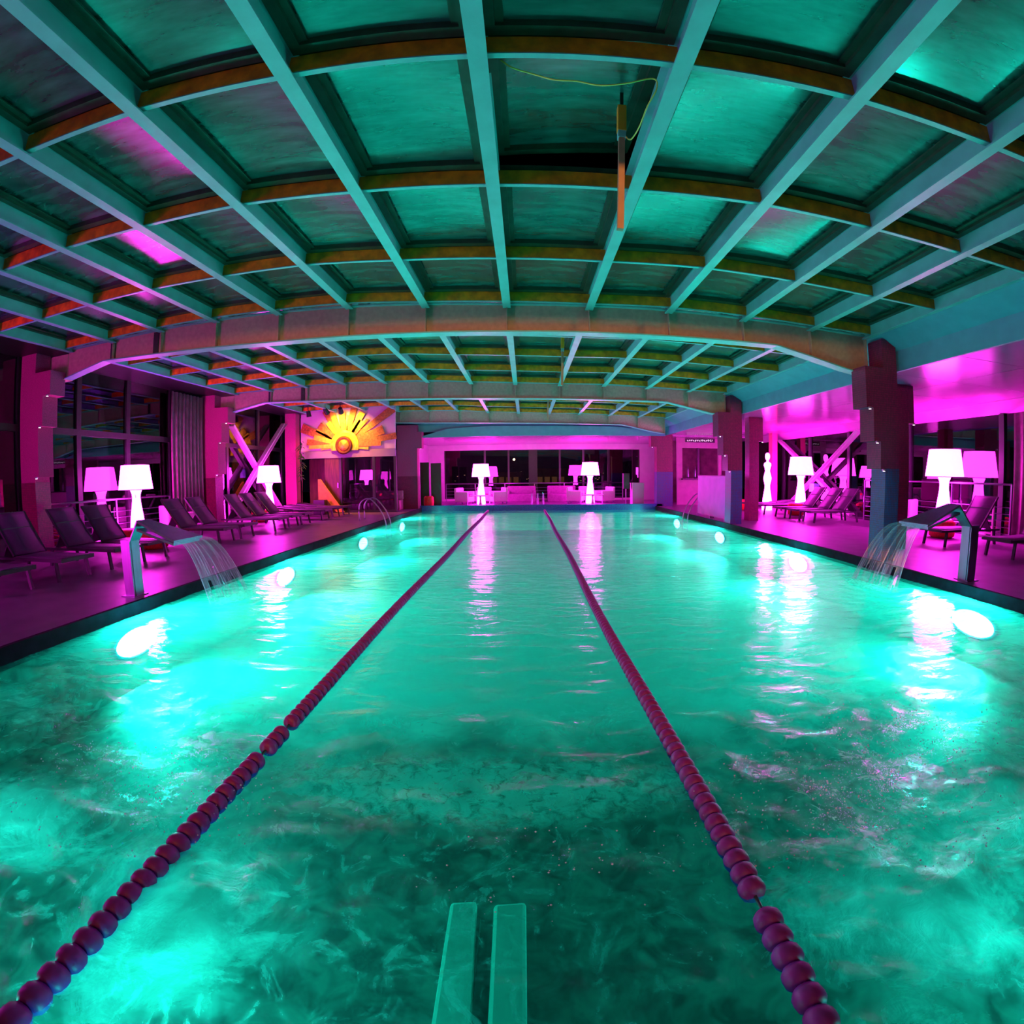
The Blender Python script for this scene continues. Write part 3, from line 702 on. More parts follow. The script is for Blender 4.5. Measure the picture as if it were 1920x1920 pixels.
# ------------------------------------------------------------------ loungers
def make_lounger(flat=False):
    t = thing('sun_lounger', (0, 0, 0), '', 'sun lounger')
    W = .62; zs = .34
    for s in (-1, 1):
        y = s * (W / 2 - .02)
        obj('side_rail', boxes((0, 1.22, y - .02, y + .02, zs - .05, zs)), lframe, t)
    obj('end_rail', boxes((-.02, .02, -W / 2, W / 2, zs - .05, zs + .005)), lframe, t)
    bm = bmesh.new(); n = 10
    A = [bm.verts.new((1.22 * i / n, -W / 2 + .03, zs + .012 - .012 * math.sin(math.pi * i / n))) for i in range(n + 1)]
    B = [bm.verts.new((v.co.x, W / 2 - .03, v.co.z)) for v in A]
    for i in range(n): bm.faces.new((A[i], A[i + 1], B[i + 1], B[i]))
    o = obj('seat', bm, sling, t, True); m = o.modifiers.new('s', 'SOLIDIFY'); m.thickness = .02
    ang = R(6) if flat else R(50); L = .84
    dx, dz = math.cos(ang), math.sin(ang); bx, bz = 1.2, zs + .01
    bm = bmesh.new()
    A = [bm.verts.new((bx + dx * L * i / n - dz * -.015 * math.sin(math.pi * i / n), -W / 2 + .03, bz + dz * L * i / n)) for i in range(n + 1)]
    B = [bm.verts.new((v.co.x, W / 2 - .03, v.co.z)) for v in A]
    for i in range(n): bm.faces.new((A[i], A[i + 1], B[i + 1], B[i]))
    o = obj('backrest', bm, sling, t, True); m = o.modifiers.new('s', 'SOLIDIFY'); m.thickness = .022
    bm = bmesh.new()
    for s in (-1, 1): bar(bm, (bx, s * (W / 2 - .015), bz), (bx + dx * L, s * (W / 2 - .015), bz + dz * L), .03, .04)
    bar(bm, (bx + dx * L, -W / 2, bz + dz * L), (bx + dx * L, W / 2, bz + dz * L), .03, .04)
    obj('back_frame', bm, lframe, t)
    bm = bmesh.new(); u = .62
    bar(bm, (bx + dx * L * u - .006, -W / 2 + .03, bz + dz * L * u + .014), (bx + dx * L * u - .006, W / 2 - .03, bz + dz * L * u + .014), .02, .012)
    obj('seam', bm, lframe, t)
    if not flat:
        bm = bmesh.new(); bar(bm, (bx + dx * .45, 0, bz + dz * .45), (bx + .55, 0, zs - .03), .3, .02); obj('back_stay', bm, lframe, t)
    for s in (-1, 1): obj('rear_rail', boxes((1.2, 1.86, s * (W / 2 - .018) - .018, s * (W / 2 - .018) + .018, zs - .05, zs - .01)), lframe, t)
    for x, lean in ((.16, -.05), (1.68, .05)):
        for s in (-1, 1):
            bm = bmesh.new(); bar(bm, (x, s * (W / 2 - .03), zs - .05), (x + lean, s * (W / 2 - .02), 0), .045, .045); obj('leg', bm, lframe, t)
    return t
lg = make_lounger(); lgf = make_lounger(True); used = {}
def lounger(side, x, y, label, flat=False, da=0):
    p = lgf if flat else lg
    o = p if not used.get(flat) else copy_tree(p)
    used[flat] = 1
    o.location = (x, y, 0); o.rotation_euler = (0, 0, (math.pi if side < 0 else 0) + da)
    o['label'] = label; o['group'] = 'loungers in rows on the deck'
for y, l, f in ((4.1, 'lounger at the lower left picture edge, mostly cut off', 0), (5.15, 'dark sling lounger before the nearest left column, at the left edge', 0), (6.2, 'dark sling lounger just right of the nearest left column', 0),
                (6.98, 'dark sling lounger between the nearest left lamp and fountain post', 0),
                (9.3, 'lounger behind the left waterfall, nearer of the pair before the curtain', 0), (10.15, 'lounger behind the left waterfall, farther of the pair before the curtain', 0),
                (11.8, 'first lounger after the curtain pair, in front of the second left column', 0), (12.6, 'second lounger after the curtain pair, beside the second left column', 0),
                (13.4, 'third lounger after the curtain pair, left of the far left lamp', 0), (14.9, 'flat lounger in front of the far left lamp', 1), (15.8, 'flat lounger just beyond the far left lamp', 1), (16.8, 'flat lounger nearest the sunburst wall', 1)):
    lounger(-1, -6.62, y, l, bool(f), random.uniform(-.02, .02))
for y, l, f in ((5.0, 'lounger at the right picture edge, mostly cut off', 0), (6.15, 'dark sling lounger at the right edge beside the right fountain post', 0), (7.75, 'dark sling lounger directly below the foremost right lamp', 0),
                (12.6, 'lounger just right of the second right column pair, nearest of three', 0), (13.4, 'middle one of three raised loungers beyond the nearest right column', 0), (14.3, 'farthest of three raised loungers beyond the nearest right column', 0),
                (15.7, 'flat lounger before the far right lamp', 1), (16.7, 'flat lounger beside the glowing figure', 1)):
    lounger(1, 8.32, y, l, bool(f), random.uniform(-.02, .02))

# ------------------------------------------------------------------ pool fountains
def fountain(side, x0, y0, prof, ylip, lab, lab2):
    t = thing('pool_fountain', (0, 0, 0), lab, 'fountain', 'steel waterfall fountains')
    (px_, pz_), (kx, kz), (lx, lz) = prof
    s = side
    w0 = .085
    bm = boxes((min(px_, px_ - s * .16), max(px_, px_ - s * .16), y0 - w0, y0 - w0 + .02, 0, pz_), (min(px_, px_ - s * .16), max(px_, px_ - s * .16), y0 + w0 - .02, y0 + w0, 0, pz_),
               (px_ - .012, px_ + .012, y0 - w0 + .02, y0 + w0 - .02, 0, pz_))
    obj('post', bm, chrome, t, bevel=.004)
    xi = px_ - s * .15
    obj('inner_plate', boxes((xi - .008, xi + .008, y0 - w0 + .03, y0 + w0 - .03, .02, pz_ - .06)), mat('pale_steel', (.5, .6, .7), .35, metal=.6), t)
    th = .03
    def plate(bm, A, B):
        (xa, za, ya0, ya1), (xb, zb, yb0, yb1) = A, B
        v = [bm.verts.new(q) for q in ((xa, ya0, za), (xa, ya1, za), (xb, yb1, zb), (xb, yb0, zb), (xa, ya0, za - th), (xa, ya1, za - th), (xb, yb1, zb - th), (xb, yb0, zb - th))]
        for f in ((0, 1, 2, 3), (7, 6, 5, 4), (0, 4, 5, 1), (1, 5, 6, 2), (2, 6, 7, 3), (3, 7, 4, 0)): bm.faces.new([v[i] for i in f])
    bm = bmesh.new(); plate(bm, (px_, pz_, y0 - w0, y0 + w0), (kx, kz, y0 - w0 - .01, y0 + w0 + .03)); obj('neck', bm, chrome, t)
    bm = bmesh.new(); plate(bm, (kx, kz, y0 - w0 - .01, y0 + w0 + .03), (lx, lz, ylip[0], ylip[1])); obj('spout', bm, chrome, t)
    bm = bmesh.new(); plate(bm, (kx - s * .02, kz - .10, y0 - w0, y0 + w0), (lx - s * .03, lz - .035, ylip[0] + .02, ylip[1] - .02)); obj('spout_underside', bm, chrome, t)
    bm = boxes((min(px_, px_ - s * .17) - .03, max(px_, px_ - s * .17) + .03, y0 - w0 - .04, y0 + w0 + .04, 0, .012)); obj('foot_plate', bm, chrome, t)
    return t
sheet_m = None
def sheet_mat():
    m = bpy.data.materials.new('falling_water'); m.use_nodes = True; nt = m.node_tree; nt.nodes.clear()
    N = nt.nodes.new; L = nt.links.new
    o = N('ShaderNodeOutputMaterial'); tc = N('ShaderNodeTexCoord')
    mp = N('ShaderNodeMapping'); mp.inputs['Scale'].default_value = (26, 1.6, 1); L(tc.outputs['UV'], mp.inputs[0])
    n = N('ShaderNodeTexNoise'); n.inputs['Scale'].default_value = 1; n.inputs['Detail'].default_value = 5; L(mp.outputs[0], n.inputs['Vector'])
    rp = N('ShaderNodeMapRange'); rp.inputs[1].default_value = .47; rp.inputs[2].default_value = .72
    rp.inputs[3].default_value = .16; rp.inputs[4].default_value = .8; L(n.outputs['Fac'], rp.inputs[0])
    # the rims of the sheet are thicker
    sp = N('ShaderNodeSeparateXYZ'); L(tc.outputs['UV'], sp.inputs[0])
    a = N('ShaderNodeMath'); a.operation = 'SUBTRACT'; a.inputs[1].default_value = .5; L(sp.outputs[0], a.inputs[0])
    b = N('ShaderNodeMath'); b.operation = 'ABSOLUTE'; L(a.outputs[0], b.inputs[0])
    c = N('ShaderNodeMapRange'); c.inputs[1].default_value = .47; c.inputs[2].default_value = .5; c.inputs[4].default_value = .8; L(b.outputs[0], c.inputs[0])
    mx_ = N('ShaderNodeMath'); mx_.operation = 'MAXIMUM'; L(rp.outputs[0], mx_.inputs[0]); L(c.outputs[0], mx_.inputs[1])
    t = N('ShaderNodeBsdfTransparent'); t.inputs[0].default_value = (.93, .95, .97, 1)
    g = N('ShaderNodeBsdfGlossy'); g.inputs['Roughness'].default_value = .15
    tl = N('ShaderNodeBsdfTranslucent'); tl.inputs[0].default_value = (.9, .55, .9, 1)
    df = N('ShaderNodeBsdfDiffuse'); df.inputs[0].default_value = (.8, .5, .8, 1)
    m1 = N('ShaderNodeMixShader'); m1.inputs[0].default_value = .5; L(tl.outputs[0], m1.inputs[1]); L(df.outputs[0], m1.inputs[2])
    m2 = N('ShaderNodeMixShader'); m2.inputs[0].default_value = .65; L(m1.outputs[0], m2.inputs[1]); L(g.outputs[0], m2.inputs[2])
    mx = N('ShaderNodeMixShader'); L(mx_.outputs[0], mx.inputs[0]); L(t.outputs[0], mx.inputs[1]); L(m2.outputs[0], mx.inputs[2]); L(mx.outputs[0], o.inputs[0])
    return m
sheet_m = sheet_mat()
def water_sheet(lx, lz, ya, yb, hx, ha, hb, lab):
    bm = bmesh.new(); uvl = bm.loops.layers.uv.new('UVMap'); n, k = 20, 28; G = []
    for j in range(n + 1):
        t = j / n; z = lz + (-.14 - lz) * t; f = math.sqrt(t)
        x = lx + (hx - lx) * f; a = ya + (ha - ya) * f; b = yb + (hb - yb) * f
        G.append([bm.verts.new((x + .012 * t * noise.noise((i * .35, t * 2, 3)), a + (b - a) * i / k, z)) for i in range(k + 1)])
    for j in range(n):
        for i in range(k):
            if j > 12 and noise.noise((i * .55, j * .08, 8)) > .28 and 1 < i < k - 2: continue
            f = bm.faces.new((G[j][i], G[j][i + 1], G[j + 1][i + 1], G[j + 1][i]))
            for l, (p, q) in zip(f.loops, ((i, j), (i + 1, j), (i + 1, j + 1), (i, j + 1))): l[uvl].uv = (p / k, q / n)
    tag(obj('waterfall', bm, sheet_m, smooth=True), lab, 'water', 'sheets of water falling from the fountains')
    patch('foam', hx + (.12 if hx < 0 else -.12), (ha + hb) / 2, .22, (hb - ha) * .62, -.128, splash_m, 'splash foam where the ' + ('left' if hx < 0 else 'right') + ' waterfall meets the pool', amp=.012)
fountain(1, -4.72, 4.56, ((-4.74, .70), (-4.58, .94), (-4.10, .69)), (4.58, 5.12), 'bent steel fountain spout on the left pool edge', '')
fountain(-1, 5.9, 4.88, ((5.93, .75), (5.66, 1.03), (5.17, .765)), (4.88, 5.42), 'bent steel fountain spout on the right pool edge', '')
water_sheet(-4.10, .685, 4.60, 5.10, -3.86, 4.85, 5.72, 'thin sheet of water falling from the left fountain spout')
water_sheet(5.17, .76, 4.90, 5.40, 4.86, 5.05, 6.0, 'thin sheet of water falling from the right fountain spout')

# ------------------------------------------------------------------ vent actuators and cable
for i, (y, zt, l) in enumerate(((2.93, 4.06, 'long orange rod actuator hanging from the open roof vent overhead'), (8.75, 4.0, 'rod actuator hanging from the roof behind the nearest beam'), (14.4, 4.0, 'rod actuator hanging from the roof behind the second beam'))):
    t = thing('vent_actuator', (.74, y, zt), l, 'actuator', 'rod actuators hanging from the roof')
    t.rotation_euler = (0, .08 if i == 0 else .03, 0)
    zb = -1.06 if i == 0 else -.95
    am = mat('actuator_paint', (.42, .24, .17), .45, nscale=6, namt=.1)
    obj('motor_housing', boxes((-.032, .032, -.03, .03, -.24, 0)), mat('orange_housing', (.62, .30, .02), .45, nscale=6, namt=.1), t, bevel=.006)
    obj('cable_gland', boxes((-.028, .028, -.026, .026, -.30, -.24)), steel_w, t)
    obj('rod', boxes((-.021, .021, -.02, .02, zb, -.30)), am, t)
    obj('bracket', boxes((-.012, .012, -.012, .012, 0, .16)), dark_m, t)
bm = bmesh.new(); P = [(-.19, 2.5, 4.12), (-.12, 2.5, 4.07), (-.04, 2.5, 3.99), (.09, 2.5, 3.93), (.22, 2.5, 3.88), (.36, 2.5, 3.87), (.51, 2.5, 3.84), (.68, 2.5, 3.87), (.86, 2.5, 3.93), (.88, 2.52, 3.86), (.83, 2.6, 3.78), (.80, 2.75, 3.72), (.77, 2.88, 3.72), (.74, 2.91, 3.77)]
def smoothpts(P, k=6):
    out = []
    for i in range(len(P) - 1):
        p0, p1, p2, p3 = (Vector(P[max(0, min(len(P) - 1, i + d))]) for d in (-1, 0, 1, 2))
        for j in range(k):
            t = j / k
            out.append(.5 * ((2 * p1) + (-p0 + p2) * t + (2 * p0 - 5 * p1 + 4 * p2 - p3) * t * t + (-p0 + 3 * p1 - 3 * p2 + p3) * t ** 3))
    return out + [Vector(P[-1])]
tube(bm, smoothpts(P), .0055, 6)
tag(obj('cable', bm, yellow_c, smooth=True), 'loose yellow cable drooping under the roof to the rod actuator', 'cable')

# ------------------------------------------------------------------ sunburst wall
wb = thing('wall_back', (0, 0, 0), 'pale partition wall carrying the gilded sunburst', 'wall', kind='structure')
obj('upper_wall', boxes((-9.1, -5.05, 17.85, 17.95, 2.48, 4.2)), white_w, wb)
obj('header', boxes((-9.1, -5.05, 17.82, 17.98, 2.2, 2.5)), mat('purple_header', (.25, .12, .3), .5, nscale=4, namt=.1), wb)
obj('stile', boxes((-9.1, -8.05, 18.6, 18.7, 0, 2.2)), wood_d, wb)
dr = thing('door_1', (0, 0, 0), 'dark red wooden door leaf under the sunburst', 'door', kind='structure')
obj('leaf', boxes((-8.05, -7.38, 17.86, 17.91, .05, 2.2)), wood_d, dr)
obj('handle', boxes((-7.48, -7.44, 17.80, 17.86, 1.0, 1.2)), chrome, dr)
wn = thing('window_3', (0, 0, 0), 'glass partition with black frame right of the wooden door', 'window', kind='structure')
for x in (-7.36, -5.95, -5.07): obj('mullion', boxes((x - .05, x + .05, 17.84, 17.94, 0, 2.2)), dark_m, wn)
for a, b in ((-7.31, -6.0), (-5.9, -5.12)):
    obj('pane', boxes((a, b, 17.89, 17.9, .1, 2.2)), win_g, wn); obj('sill', boxes((a, b, 17.84, 17.94, 0, .1)), dark_m, wn)
# room behind the partition
struct('wall_inner', boxes((-9.1, -5.0, 20.6, 20.7, 0, 2.6)), mat('inner_wall', (.35, .12, .3), .6, nscale=3, namt=.2), 'dim wall inside the room behind the glass partition', 'wall')
tag(obj('bench', boxes((-7.3, -5.2, 18.9, 19.5, 0.0, .42), (-7.3, -5.2, 19.45, 19.6, .42, .8)), mat('pink_uphol', (.6, .1, .35), .6, nscale=8, namt=.2), bevel=.03), 'long pink bench seen through the glass partition', 'bench')
bm = bmesh.new(); prism(bm, [(-8.22, .55), (-8.22, 1.36), (-8.12, 1.36), (-7.12, .04), (-7.45, .04), (-7.86, .55)], 'Y', 17.55, 17.62)
tag(obj('stair_board', bm, orange_m), 'orange lit triangular board leaning left of the dark door', 'board')
tag(obj('bench', boxes((-8.25, -7.75, 17.1, 17.4, 0, .55)), dark_m, bevel=.02), 'low black box in front of the orange board', 'box')
# sunburst
CX, CZs = -7.12, 2.68
sb = thing('sunburst', (CX, 17.84, CZs), 'large gilded sunburst with round medallion on the pale wall', 'wall ornament')
PXM = .0238
rays_ = [((-80, 33), .52, 0), ((-70, 8), .34, 0), ((-66, -1), .2, 1), ((-46, 36), .36, 0), ((-52, 28), .2, 1), ((-36, 60), .38, 0), ((-24, 58), .3, 1), ((-5, 56), .40, 0), ((6, 50), .2, 1), ((17, 66), .40, 0),
         ((32, 54), .36, 1), ((41, 42), .12, 0), ((84, 60), .58, 0), ((68, 24), .50, 0), ((90, 13), .34, 0), ((64, 1), .24, 0), ((-44, -2), .3, 1), ((42, -4), .3, 1), ((30, 40), .3, 1), ((-30, 40), .3, 1), ((50, 20), .3, 1), ((0, 44), .4, 1), ((-56, 16), .3, 1)]
for k, ((dx, dy), wd, br) in enumerate(rays_):
    L_ = math.hypot(dx, dy) * PXM; a = math.atan2(dy, dx); bm = bmesh.new()
    wi = .10; y0 = -.03 - .012 * (k % 4); y1 = y0 - .035
    pts = []
    for r_, hw in ((.18, wi * .8), (L_, wd * .36)):
        for s in (-1, 1):
            pts.append((r_ * math.cos(a) - s * hw * math.sin(a), r_ * math.sin(a) + s * hw * math.cos(a)))
    q = [pts[0], pts[2], pts[3], pts[1]]
    if max(p[1] for p in q) > 1.5:
        q = [(p[0], min(p[1], 1.48)) for p in q]
    prism(bm, q, 'Y', y0, y1); obj('ray', bm, gold_m if br else goldd_m, sb)
bm = bmesh.new(); lathe(bm, [(.62, 0), (.6, .05), (.5, .07)], 40)
for v in bm.verts: v.co = Vector((v.co.x, -.06 - v.co.z, v.co.y))
bmesh.ops.bisect_plane(bm, geom=bm.verts[:] + bm.edges[:] + bm.faces[:], plane_co=(0, 0, -.2), plane_no=(0, 0, -1), clear_outer=True)
obj('disc', bm, gold_m, sb)
bm = bmesh.new(); lathe(bm, [(.34, 0), (.36, .06), (.30, .10), (.25, .05)], 36)
for v in bm.verts: v.co = Vector((v.co.x, -.13 - v.co.z, v.co.y))
obj('medallion_rim', bm, mat('dark_bronze', (.12, .02, .01), .5, metal=.4, nscale=9, namt=.3), sb, True)
bm = bmesh.new(); lathe(bm, [(.25, 0), (.2, .05), (.1, .09), (.02, .1)], 32)
for v in bm.verts: v.co = Vector((v.co.x, -.17 - v.co.z, v.co.y))
obj('medallion', bm, mat('medallion_relief', (.55, .16, .04), .4, metal=.3, nscale=14, namt=.6, bump=.8, bscale=16), sb, True)
# track spotlights aimed at the sunburst
def spot(x, y, z, tx, tz, pw, lab, col=(1, .52, .05)):
    t = thing('spotlight', (x, y, z), lab, 'spotlight', 'black spotlights under the roof near the sunburst')
    d = (Vector((tx, 17.84, tz)) - Vector((x, y, z))).normalized()
    bm = bmesh.new(); tube(bm, [(0, 0, 0), d * .22], [.075, .10], 14, False); obj('housing', bm, dark_m, t, True)
    bm = bmesh.new(); tube(bm, [-d * .01, d * .0], .075, 14); obj('cap', bm, dark_m, t)
    bm = bmesh.new(); bar(bm, (0, 0, 0), (0, 0, .2), .03, .02); obj('yoke', bm, dark_m, t)
    l = bpy.data.lights.new('spot_beam', 'SPOT'); l.energy = pw; l.color = col; l.spot_size = R(110); l.spot_blend = .7; l.shadow_soft_size = .05
    o = bpy.data.objects.new('spot_beam', l); C.objects.link(o); o.parent = t
    o.rotation_euler = d.to_track_quat('-Z', 'Y').to_euler(); o.location = d * .18
spot(-7.5, 16.7, 4.0, -7.1, 2.9, 420, 'black spotlight on the roof left of the sunburst')
spot(-6.75, 16.4, 3.95, -7.0, 2.8, 420, 'black spotlight on the roof above the sunburst')
spot(-8.3, 16.9, 4.0, -8.0, 0.4, 120, 'spotlight near the red pier lighting the orange board', (1, .28, .02))

# tall plant left of the door
pl = thing('potted_plant', (-8.82, 17.3, 0), 'tall dark potted plant between the red pier and orange board', 'plant')
bm = bmesh.new(); lathe(bm, [(.16, 0), (.22, .45), (.2, .45), (.18, .4)], 20); obj('pot', bm, dark_m, pl, True)
bm = bmesh.new(); tube(bm, [(0, 0, .4), (.03, 0, 1.3), (-.04, .02, 2.4)], .018, 6); obj('stem', bm, wood_d, pl)
for k in range(46):
    a = random.random() * 6.28; z = 1.3 + random.random() * 1.6; ln = random.uniform(.15, .32); bm = bmesh.new()
    u = Vector((math.cos(a), math.sin(a), .3 - random.random())).normalized(); sd = u.cross(Vector((0, 0, 1))).normalized() * .035
    p = Vector((0, 0, z))
    v = [bm.verts.new(q) for q in (p, p + u * ln * .5 + sd, p + u * ln + Vector((0, 0, -.08)), p + u * ln * .5 - sd)]
    bm.faces.new(v); obj('leaf', bm, green_m, pl)

# ------------------------------------------------------------------ glowing figure lamp
fg = thing('figure_lamp', (9.62, 17.35, 0), 'slim white glowing figure-shaped lamp beside the pink pier', 'lamp')
fm_ = mat('figure_glow', (.9, .85, .9), .5, nscale=2, namt=.03, emit=MAG, estr=40)
bm = bmesh.new(); lathe(bm, [(.24, 0), (.24, .30)], 4); o = obj('plinth', bm, fm_, fg); 
bm = bmesh.new()
lathe(bm, [(.17, .30), (.20, .36), (.165, .6), (.12, .85), (.115, 1.0), (.16, 1.18), (.175, 1.28), (.14, 1.42), (.10, 1.55), (.125, 1.68), (.16, 1.78), (.145, 1.86), (.05, 1.92), (.045, 1.98), (.085, 2.03), (.105, 2.12), (.09, 2.22), (.03, 2.27)], 24, sy=.75)
obj('body', bm, fm_, fg, True)

# ------------------------------------------------------------------ chairs, poufs, tables beside the lamps
def make_armchair(fab, cush):
    t = thing('armchair', (0, 0, 0), '', 'armchair')
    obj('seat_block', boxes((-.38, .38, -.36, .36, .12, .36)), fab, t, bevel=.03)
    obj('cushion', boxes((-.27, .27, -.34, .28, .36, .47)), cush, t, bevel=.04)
    obj('backrest', boxes((-.38, .38, .24, .38, .30, .80)), fab, t, bevel=.04)
    for s in (-1, 1):
        obj('armrest', boxes((min(s * .27, s * .38), max(s * .27, s * .38), -.36, .36, .30, .62)), fab, t, bevel=.03)
        for yy in (-.3, .3): obj('foot', boxes((s * .32 - .025, s * .32 + .025, yy - .025, yy + .025, 0, .12)), chrome, t)
    return t
ac = make_armchair(white_f, red_m); first = [True]
def armchair(x, y, rz_, lab, s=1.0):
    o = ac if first[0] else copy_tree(ac); first[0] = False
    o.location = (x, y, 0); o.rotation_euler = (0, 0, rz_); o['label'] = lab; o['group'] = 'white armchairs with red cushions by the lamps'; o.scale = (s, s, s)
armchair(-2.95, 22.6, R(70), 'white armchair with red cushion left of the far left lamp')
armchair(-1.3, 22.6, R(-70), 'white armchair with red cushion right of the far left lamp')
armchair(-2.1, 23.5, 0, 'white armchair behind the far left lamp and its table')
armchair(2.45, 22.7, R(70), 'white armchair with red cushion left of the far right lamp')
armchair(3.9, 22.8, R(-70), 'white armchair with red cushion right of the far right lamp')
armchair(3.1, 23.5, 0, 'white armchair behind the far right lamp and its table')
armchair(-9.1, 10.35, R(150), 'white armchair beside the foremost left lamp')
armchair(10.15, 10.6, R(-150), 'white armchair beyond the foremost right lamp')
def pouf(x, y, lab, r=.3, h=.42):
    bm = bmesh.new(); lathe(bm, [(r * .8, 0), (r, .05), (r * 1.04, h * .5), (r, h - .05), (r * .75, h)], 22)
    o = obj('pouf', bm, red_m, smooth=True); o.location = (x, y, 0); tag(o, lab, 'pouf', 'red poufs on the deck')
pouf(-8.65, 8.1, 'bright red pouf between the foremost left lamp and fountain'); pouf(-8.85, 14.2, 'bright red pouf before the lamp near the left braces')
pouf(9.75, 8.75, 'bright red pouf under the foremost right lamp'); pouf(9.5, 15.0, 'bright red pouf before the far right deck lamp')
pouf(-7.9, 8.2, 'second red pouf seen below the left fountain spout'); pouf(8.6, 17.6, 'small red pouf just right of the second column'); pouf(-4.32, 20.63, 'orange red pouf beside the dark folding screens', .22, .5)
for x, y, l in ((-2.1, 21.75, 'low white table in front of the far left lamp'), (3.15, 21.75, 'low white table in front of the far right lamp')):
    t = thing('side_table', (x, y, 0), l, 'table', 'low white tables by the far lamps')
    obj('table_top', boxes((-.5, .5, -.3, .3, .42, .46)), white_f, t, bevel=.01)
    bm = bmesh.new(); lathe(bm, [(.09, 0), (.05, .1), (.03, .3), (.05, .42)], 16); obj('pedestal', bm, white_f, t, True)
for x, y, l in ((-9.2, 7.9, 'slatted white rack behind the left loungers near the lamp'), (10.5, 8.15, 'slatted white rack behind the right loungers near the lamp')):
    t = thing('towel_rack', (x, y, 0), l, 'rack', 'white towel racks by the front lamps')
    for s in (-.25, .25): obj('upright', boxes((-.02, .02, s - .02, s + .02, 0, .95)), white_f, t)
    for k in range(6): obj('slat', boxes((-.015, .015, -.23, .23, .15 + k * .14, .18 + k * .14)), white_f, t)

# ------------------------------------------------------------------ far end room
FYB = 25.6
fs = struct('wall_far', boxes((-5.5, -4.45, FYB, FYB + .15, 0, 3.1), (6.35, 11.0, FYB, FYB + .15, 0, 3.1), (-4.45, 6.35, FYB, FYB + .15, 2.78, 3.1), (-4.45, 6.35, FYB, FYB + .15, 0, .12)), white_w, 'pale far wall framing the end windows', 'wall')
struct('wall_far_left', boxes((-5.5, -5.35, 20.1, FYB, 0, 3.1)), white_w, 'pale side wall of the far lounge, left', 'wall')
struct('wall_left', boxes((WL - .1, -5.5, 20.7, 20.8, 0, 4.6)), dark_m, 'dark wall closing the left side behind the inner room', 'wall')
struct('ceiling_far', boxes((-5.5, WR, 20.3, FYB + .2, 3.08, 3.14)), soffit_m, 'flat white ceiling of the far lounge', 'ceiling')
bm = bmesh.new(); prism(bm, [(-4.55, 3.06), (-4.5, 3.1), (-3.3, 3.42), (-1.5, 3.50), (3.5, 3.46), (5.0, 3.36), (6.1, 3.12), (6.1, 3.06)], 'Y', 19.9, 20.0)
struct('trim_10', bm, fascia_m, 'pale arched fascia panel above the far lounge opening', 'fascia')
struct('trim_11', boxes((-9.0, 6.2, 20.0, 20.06, 3.3, 4.3)), fascia_m, 'end panel of the roof above the far fascia', 'fascia')
wf = thing('window_4', (0, FYB, 0), 'wide dark window band at the far end with night view', 'window', kind='structure')
xs = [-4.45, -2.2, -.9, .25, .62, 1.9, 3.2, 4.6, 6.35]
for x in xs: obj('mullion', boxes((x - .05, x + .05, .02, .12, .12, 2.78)), dark_m, wf)
for a, b in zip(xs, xs[1:]): obj('pane', boxes((a + .05, b - .05, .06, .07, .12, 2.78)), win_g, wf)
obj('mid_post', boxes((.25, .62, 0, .13, .12, 2.78)), dark_m, wf)
t = thing('handrail', (-4.3, 25.2, 0), 'thin rail running before the far windows', 'railing', 'railings in front of the glazing')
bm = bmesh.new(); tube(bm, [(0, 0, .95), (9.6, 0, .95)], .025, 8); obj('top_rail', bm, chrome, t, True)
for k in range(4):
    bm = bmesh.new(); tube(bm, [(0, 0, .2 + k * .17), (9.6, 0, .2 + k * .17)], .01, 6); obj('rail', bm, chrome, t)
for k in range(7): obj('post', boxes((k * 1.6 - .02, k * 1.6 + .02, -.02, .02, 0, .95)), chrome, t)
# sofas in the far lounge
for x, l in ((-.2, 'low pink sofa left of the three steel posts, by the far windows'), (1.9, 'low pink sofa right of the three steel posts, by the far windows')):
    t = thing('sofa', (x, 24.3, 0), l, 'sofa', 'sofas by the far windows')
    sf = mat('sofa_fabric', (.30, .06, .27), .7, nscale=9, namt=.15)
    obj('seat', boxes((-.75, .75, -.4, .3, 0, .42)), sf, t, bevel=.04)
    obj('backrest', boxes((-.75, .75, .25, .42, .3, .82)), sf, t, bevel=.05)
    for s in (-1, 1): obj('armrest', boxes((min(s * .62, s * .75), max(s * .62, s * .75), -.4, .3, .3, .6)), sf, t, bevel=.03)
for k, x in enumerate((.30, .56, .82)):
    bm = bmesh.new(); lathe(bm, [(.06, 0), (.06, .02), (.035, .03), (.035, .5), (.045, .52), (.03, .54)], 14)
    o = obj('bollard', bm, chrome, smooth=True); o.location = (x, 21.4, 0)
    tag(o, ('left', 'middle', 'right')[k] + ' one of three short steel posts at the far pool end', 'post', 'three short steel posts')
for k, (x0, x1) in enumerate(((-4.78, -4.36), (-4.28, -3.80))):
    t = thing('folding_screen', ((x0 + x1) / 2, 21.0, 0), ('narrower' if k == 0 else 'wider') + ' tall black screen panel beside the far left column', 'screen', 'tall black screens')
    h = (x1 - x0) / 2
    obj('panel', boxes((-h, h, -.02, .02, .04, 2.02 - .04 * k)), dark_m, t, bevel=.008)
    obj('stand_foot', boxes((-h, h, -.15, .15, 0, .04)), dark_m, t)
o = tag(obj('pedestal', boxes((4.95, 5.5, 21.3, 21.8, 0, 1.0), (4.93, 5.52, 21.28, 21.82, .97, 1.01)), white_f, bevel=.01), 'white square pedestal at the far end left of the far column', 'pedestal')
t = thing('speaker', (4.70, 21.6, 0), 'black loudspeaker on thin stand left of the white pedestal', 'speaker')
obj('cabinet', boxes((-.15, .15, -.14, .14, .72, 1.45)), dark_m, t, bevel=.02)
bm = bmesh.new(); lathe(bm, [(.16, 0), (.16, .02), (.02, .03), (.02, .72)], 14); obj('stand', bm, chrome, t)
